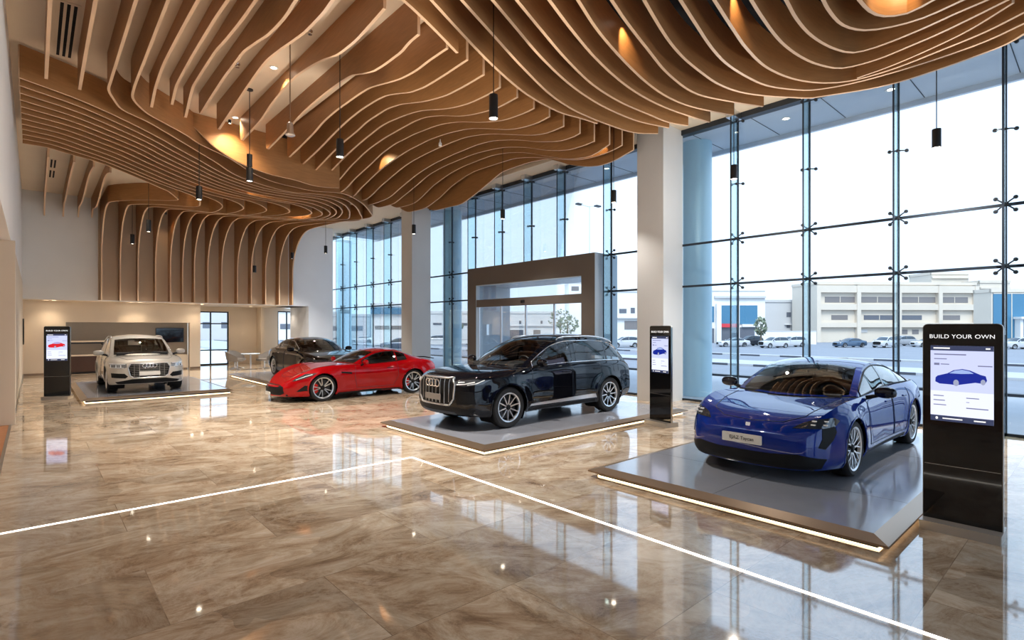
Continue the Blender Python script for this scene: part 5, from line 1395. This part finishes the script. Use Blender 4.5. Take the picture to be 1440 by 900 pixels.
# ------------------------------------------------------------------ outside
ZO = -0.75
pv = vary(mat('pale_paving', srgb(168,172,178), .7), 1.0, .05); asph = vary(mat('grey_asphalt', srgb(126,132,142), .85), .6, .06)
struct(MB().span((GX+.03,-60,-.25),(20.5,90,-.02)).build('pavement', pv))
struct(MB().span((20.5,-120,ZO-.3),(260,320,ZO)).build('ground', asph))
struct(MB().span((20.2,-60,ZO),(20.5,90,.06)).build('kerb_1', M['dark_metal']))  # kerb's shadow is put into its dark colour
kb = mat('kerb_white', srgb(186,188,192), .7); kd = mat('kerb_dark', srgb(70,74,84), .7)
for i, X in enumerate((36.5, 50.0)):
    struct(MB().span((X,-120,ZO-.1),(X+4.5 if i == 0 else X+1.2,300,ZO+.14)).build('kerb_%d' % (i+2), pv))
    m = MB()
    for k in range(-14, 60): m.span((X-.02,k*3.6,ZO),(X,k*3.6+1.8,ZO+.15))
    struct(m.build('kerb_marking_%d' % (i+1), kd))
# canopy along the facade with its round columns
so_m = vary(mat('canopy_soffit', srgb(198,204,212), .6), 1, .02)
struct(MB().span((GX+.14,YN-20,7.12),(15.1,29.2,7.45)).build('canopy_soffit', so_m))
sj = MB()
for k in range(-3, 20): sj.span((GX+.2,k*1.58+1.22,7.112),(15.05,k*1.58+1.235,7.119))
struct(sj.build('trim_4', M['joint']))
struct(MB().span((15.1,YN-20,7.0),(15.2,29.25,8.0)).build('canopy_fascia', M['alu']))
for i, yy in enumerate((-4.0,7.85,19.75,31.0)):
    struct(MB().lathe([(.42,-.02),(.42,7.15)], 40, c=(14.05,yy,0)).build('column', mat('column_cladding_%d' % i, srgb(178,210,224), .4, .05), None, 40))
for i, (y, lab) in enumerate(((3.2,'above the blue car'),(5.4,'left of the one above the blue car'),(11.0,'above the entrance'),(22.5,'near the far corner'))):
    d = downlight(14.0, y, 7.118, 'white downlight in the outside canopy '+lab, 0, group='canopy downlights', r=.09)

wht = vary(mat('white_render', srgb(224,222,219), .85), .3, .04); crm = vary(mat('cream_render', srgb(208,197,182), .85), .3, .03); gry = vary(mat('grey_render', srgb(190,189,189), .85), .3, .03)
bgl = mat('blue_glazing', srgb(70,120,150), .15, .2); wgl = mat('grey_window', srgb(120,116,116), .3); dkw = mat('dark_window', srgb(96,100,110), .3); sgn = mat('red_sign', srgb(200,60,70), .5)
# a far building faces the hall: local x across (to the viewer's right), local y away, z up
def W(px, t):
    """ground position seen at picture column px, t metres out along the view axis"""
    u = (px-720)/752.4; c_, s_ = math.cos(YAW), math.sin(YAW)
    return t*(c_+s_*u), t*(s_-c_*u)
def building(px0, px1, ytop, t, label, m, depth=14, parts=(), tilt=0.0, name='building'):
    x0, y0 = W(px0, t); x1, y1 = W(px1, t*(1+tilt))
    w_ = math.hypot(x1-x0, y1-y0); a = math.atan2(y1-y0, x1-x0)
    H = CH+(460.6-ytop)/752.4*t-ZO
    root = thing(name, label, 'building', ((x0),(y0),ZO), a)
    MB().span((0,0,0),(w_,depth,H)).build('walls', m, root)
    pm = MB(); pm.span((-.1,-.15,H),(w_+.1,.25,H+.5)); pm.span((-.1,depth-.3,H),(w_+.1,depth,H+.5)); pm.span((-.1,0,H),(.2,depth,H+.5)); pm.span((w_-.2,0,H),(w_+.1,depth,H+.5))
    pm.build('parapet', m, root)
    for nm, u0, u1, v0, v1, mm, dp in parts:
        o = MB().span((u0*w_,-dp,v0*H),(u1*w_,.15,v1*H)).build(nm, mm, root)
        if nm in ('window','glazed_front'):
            b = MB(); n = max(1, int((u1-u0)*w_/2.2))
            for k in range(1, n): x = (u0+(u1-u0)*k/n)*w_; b.span((x-.06,-dp-.04,v0*H),(x+.06,-dp,v1*H))
            b.span((u0*w_,-dp-.04,v1*H),(u1*w_,-dp,v1*H+.12))
            b.build('mullions', m, o)
    return root
T0 = 92
building(996,1076,409,T0,'pale shop building with a blue glass front and a red sign',wht,6,
  [('glazed_front',.22,.86,.36,.72,bgl,.1),('glazed_front',.22,.86,.0,.30,dkw,.1),('shop_sign',.2,.52,.30,.37,sgn,.5),('shop_sign',.58,.84,.31,.36,wht,.5),('pier',.12,.2,0,.75,wht,.8),('cornice',.1,1.0,.86,.90,gry,.4),('glazed_front',.0,.1,.0,.28,dkw,.1),('glazed_front',0,.1,.4,.7,bgl,.1)])
building(1076,1136,425,T0+12,'pale plain building between the glass fronted shop and the cream block',gry,14,
  [('window',.50,.60,.62,.74,dkw,.05),('window',.72,.80,.50,.72,dkw,.05),('window',.86,.94,.54,.70,dkw,.05),('window',.5,.58,.34,.42,dkw,.05),('window',.72,.86,.3,.38,dkw,.05),('ledge',.45,1,.42,.44,wht,.4)])
cb = [('floor_band',0,1,.86,.98,crm,.6),('floor_band',0,1,.56,.66,crm,.6),('floor_band',0,1,.26,.34,crm,.6)]
cb += [('pier',a-.012,a+.012,0,.98,crm,.7) for a in (.01,.255,.505,.76,.99)]
cb += [('window',.06,.245,.69,.79,wgl,.05),('window',.275,.49,.69,.79,wgl,.05),('window',.53,.745,.69,.79,wgl,.05),('window',.78,.95,.69,.79,wgl,.05),
       ('window',.10,.2,.39,.47,wgl,.05),('window',.30,.49,.39,.47,dkw,.05),('window',.53,.66,.39,.47,dkw,.05),('window',.78,.9,.39,.47,wgl,.05),
       ('window',.53,.57,.14,.22,wgl,.05),('window',.6,.64,.14,.22,wgl,.05),('vent_block',.24,.32,.17,.22,gry,.1)]
building(1146,1372,400,T0+4,'long cream three storey building with banded windows beyond the road',crm,7,cb,tilt=.02)
building(1310,1362,386,T0+14,'taller cream stair block behind the long cream building',crm,6,[('ledge',0,1,.94,.97,crm,.3)])
building(1394,1500,411,T0-14,'building with a large blue glass front at the far right',crm,3,[('glazed_front',.02,.98,.14,.97,bgl,.12),('pier',.3,.34,0,.5,wht,1.0),('canopy',.28,.60,.5,.54,wht,1.4)])
building(1378,1420,398,T0+8,'plain cream wall between the cream block and the blue glass front',crm,4,[('ledge',0,1,.9,.93,crm,.2)])
building(862,935,410,T0-14,'white house with grey windows seen beside the near column',wht,4,[('window',.12,.26,.60,.68,dkw,.05),('window',.34,.42,.60,.70,dkw,.05),('window',.56,.66,.6,.7,dkw,.05),('window',.22,.52,.30,.46,wgl,.05),('window',.2,.6,.04,.16,dkw,.05),('ledge',0,1,.5,.52,gry,.4)])
building(700,800,441,T0+30,'low white villa row seen through the sliding doors',wht,12,[('window',.16,.36,.0,.36,dkw,.05),('window',.5,.6,.1,.36,wgl,.05),('window',.3,.33,.6,.72,dkw,.05),('window',.6,.63,.6,.72,dkw,.05),('ledge',0,1,.5,.53,gry,.3)])
building(800,835,398,T0+36,'tall narrow white block behind the villa row',wht,10,[('window',.1,.4,.86,.94,wgl,.05),('window',.1,.4,.70,.76,wgl,.05),('window',.6,.9,.5,.56,wgl,.05)])
building(600,660,441,T0+14,'white house with dark windows left of the entrance portal',wht,12,[('window',.15,.35,.58,.66,dkw,.05),('window',.5,.7,.30,.5,wgl,.05),('window',.75,.95,.56,.66,dkw,.05)])
building(522,575,431,T0-10,'white flat roofed building with a blue roof band by the second column',wht,12,[('roof_band',0,1,.80,.97,bgl,.4),('window',.1,.9,.4,.5,wgl,.05)])
building(455,520,445,T0+20,'low grey building at the far left beyond the road',gry,12,[('window',.2,.4,.4,.6,dkw,.05),('window',.6,.85,.4,.6,dkw,.05)])
building(380,450,440,T0+20,'low white building seen through the lounge window',wht,12,[('window',.2,.4,.4,.6,dkw,.05),('window',.55,.7,.4,.6,dkw,.05)])
building(270,345,436,T0+20,'grey building seen through the framed lounge window',gry,12,[('window',.2,.35,.4,.6,dkw,.05),('window',.55,.7,.4,.6,dkw,.05)])
# low boundary walls
for px0, px1, ytop, t, lab in ((1062,1148,466,84,'low white boundary wall beside the glass fronted shop'),(700,870,478,80,'low white wall seen through the entrance'),(600,660,478,84,'low white wall left of the entrance')):
    x0,y0 = W(px0,t); x1,y1 = W(px1,t); H = CH+(460.6-ytop)/752.4*t-ZO
    r_ = thing('boundary_wall', lab, 'wall', (x0,y0,ZO), math.atan2(y1-y0,x1-x0)); w_ = math.hypot(x1-x0,y1-y0)
    MB().span((0,0,0),(w_,.25,max(.6,H))).build('wall_body', wht, r_); MB().span((-.05,-.05,max(.6,H)),(w_+.05,.3,max(.6,H)+.1)).build('coping', gry, r_)
# parked cars beyond the road
pk = [paint('parked_white', srgb(186,188,192), .1, .3), paint('parked_blue', srgb(70,92,116), .3, .3), paint('parked_grey', srgb(150,152,156), .4, .3), paint('parked_dark', srgb(50,54,62), .3, .3)]
ps = suv(2.3,-2.4,(1.4,-1.4),.36,.25,.92,1.0, wheel='seven', paint=pk[0], mirror=(.75,.92,1.15), glass_mat=mat('parked_car_glass', srgb(60,72,84), .15), trim_mat=M['plastic'],
  cab_c=black_sp['cab_c'], cab_r=black_sp['cab_r'], bl=(6.15,7.6), sw=[(.45,3.1),(3.25,4.95),(5.05,6.7)], patches=[('grille',GQ,'front',M['plastic'],.004)])
proto, _ = make_car('parked_suv', 'x', 'car', ps, (0,0,ZO), 0, .86, .45)
pss = dict(sedan_sp); pss.update(paint=pk[0], extra=lambda c, r: None, lines=[], trim_mat=M['plastic'], glass_mat=ps['glass_mat'])
proto2, _ = make_car('parked_saloon', 'x', 'car', pss, (0,0,ZO), 0, .86, .45)
protos = {'suv': proto, 'saloon': proto2}; used = set()
def recolour(o, m):
    for c in children(o):
        if c.name.split('.')[0] in ('body','roof','arch_lip','door_mirror'):
            c.material_slots[0].link = 'OBJECT'; c.material_slots[0].material = m
VH = math.atan2(-math.cos(YAW), math.sin(YAW))            # heading across the view, to the viewer's right
PK = [('saloon',1030,74,0,3,'white saloon parked before the glass fronted shop'),('suv',1053,78,3,12,'dark SUV parked before the glass fronted shop'),('suv',1088,70,0,15,'white SUV parked by the low boundary wall, left one'),
 ('suv',1112,73.5,0,8,'white SUV parked by the low boundary wall, right one'),('saloon',1194,72,1,10,'blue saloon parked before the cream building'),('suv',1244,71,0,30,'white SUV parked before the cream building'),('suv',1266,78,2,5,'grey SUV half hidden behind the glass joint'),
 ('suv',1432,66,0,2,'white SUV parked at the far right edge'),('suv',878,72,0,5,'white SUV parked before the white house by the column'),('saloon',1304,73,0,4,'pale saloon beside the kiosk edge'),
 ('suv',560,62,1,0,'blue SUV seen through the far glass bay'),('saloon',474,80,2,0,'grey saloon seen through the far glass bay, left one'),('saloon',510,90,0,0,'white saloon seen through the far glass bay, farther one'),('suv',612,86,0,0,'white SUV seen between the second column and the portal')]
for kd_, px, t, ci, turn, lab in PK:
    if kd_ in used: o = copy_tree(protos[kd_])
    else: o = protos[kd_]; used.add(kd_); KIDS.clear()
    x, y = W(px, t); o.location = (x, y, ZO); o.rotation_euler = (0,0,VH+PI+R(turn)); o['label'] = lab; o['group'] = 'parked cars beyond the road'; o['category'] = 'car'
    recolour(o, pk[ci])
# street lamp and trees
x, y = W(829, 66)
sl = thing('street_lamp', 'tall grey street lamp with a single arm outside the glass', 'street lamp', (x,y,ZO)); h = CH+(460.6-290)/752.4*66-ZO
MB().tube([(0,0,0),(0,0,h*.6),(0,0,h)], [.16,.11,.07], 10).build('pole', M['alu'], sl, 50)
ax_ = Vector((math.cos(VH), math.sin(VH), 0))
MB().tube([(0,0,h), tuple(ax_*1.0+Vector((0,0,h-.0)))], .05, 8).build('arm', M['alu'], sl, 50)
for s_ in (-1.3, 1.0):
    MB().rbox((ax_.x*s_,ax_.y*s_,h+(.25 if s_ < 0 else 0)),(.9,.5,.16),.08).build('lamp_head', M['dark_metal'], sl, 50)
MB().tube([(0,0,h-.1), tuple(ax_*-1.1+Vector((0,0,h+.25)))], .05, 8).build('arm', M['alu'], sl, 50)
leafm = vary(mat('dusty_foliage', srgb(112,122,104), .9), 6, .2); trunkm = mat('tree_bark', srgb(110,98,84), .9)
def tree(px, t, h, w_, lab):
    x, y = W(px, t); r = thing('street_tree', lab, 'tree', (x,y,ZO), 0, 'small street trees')
    MB().tube([(0,0,0),(.05,0,h*.5),(0,.05,h*.75)], [.16,.11,.05], 8).build('trunk', trunkm, r, 60)
    rn = random.Random(int(px)); m = MB()
    for k in range(150):
        a, b, q = rn.uniform(0,2*PI), rn.uniform(-1,1), rn.uniform(.5,1)**.5
        c = Vector((w_*q*math.cos(a)*math.sqrt(1-b*b), w_*q*math.sin(a)*math.sqrt(1-b*b), h*.68+h*.3*q*b)); s_ = rn.uniform(.18,.34)
        d1 = Vector((rn.uniform(-1,1),rn.uniform(-1,1),rn.uniform(-1,1))).normalized(); d2 = d1.orthogonal()*.6
        m.add([c-d1*s_, c+d2*s_, c+d1*s_, c-d2*s_], [(0,1,2,3)])
    m.build('foliage', leafm, r)
tree(798,78,4.6,1.7,'dusty street tree seen through the right sliding door'); tree(1070,76,4.2,.9,'thin street tree beside the glass fronted shop')
tree(640,96,4.5,1.6,'street tree left of the entrance portal'); tree(788,104,6.5,2.4,'larger tree behind the villa row')
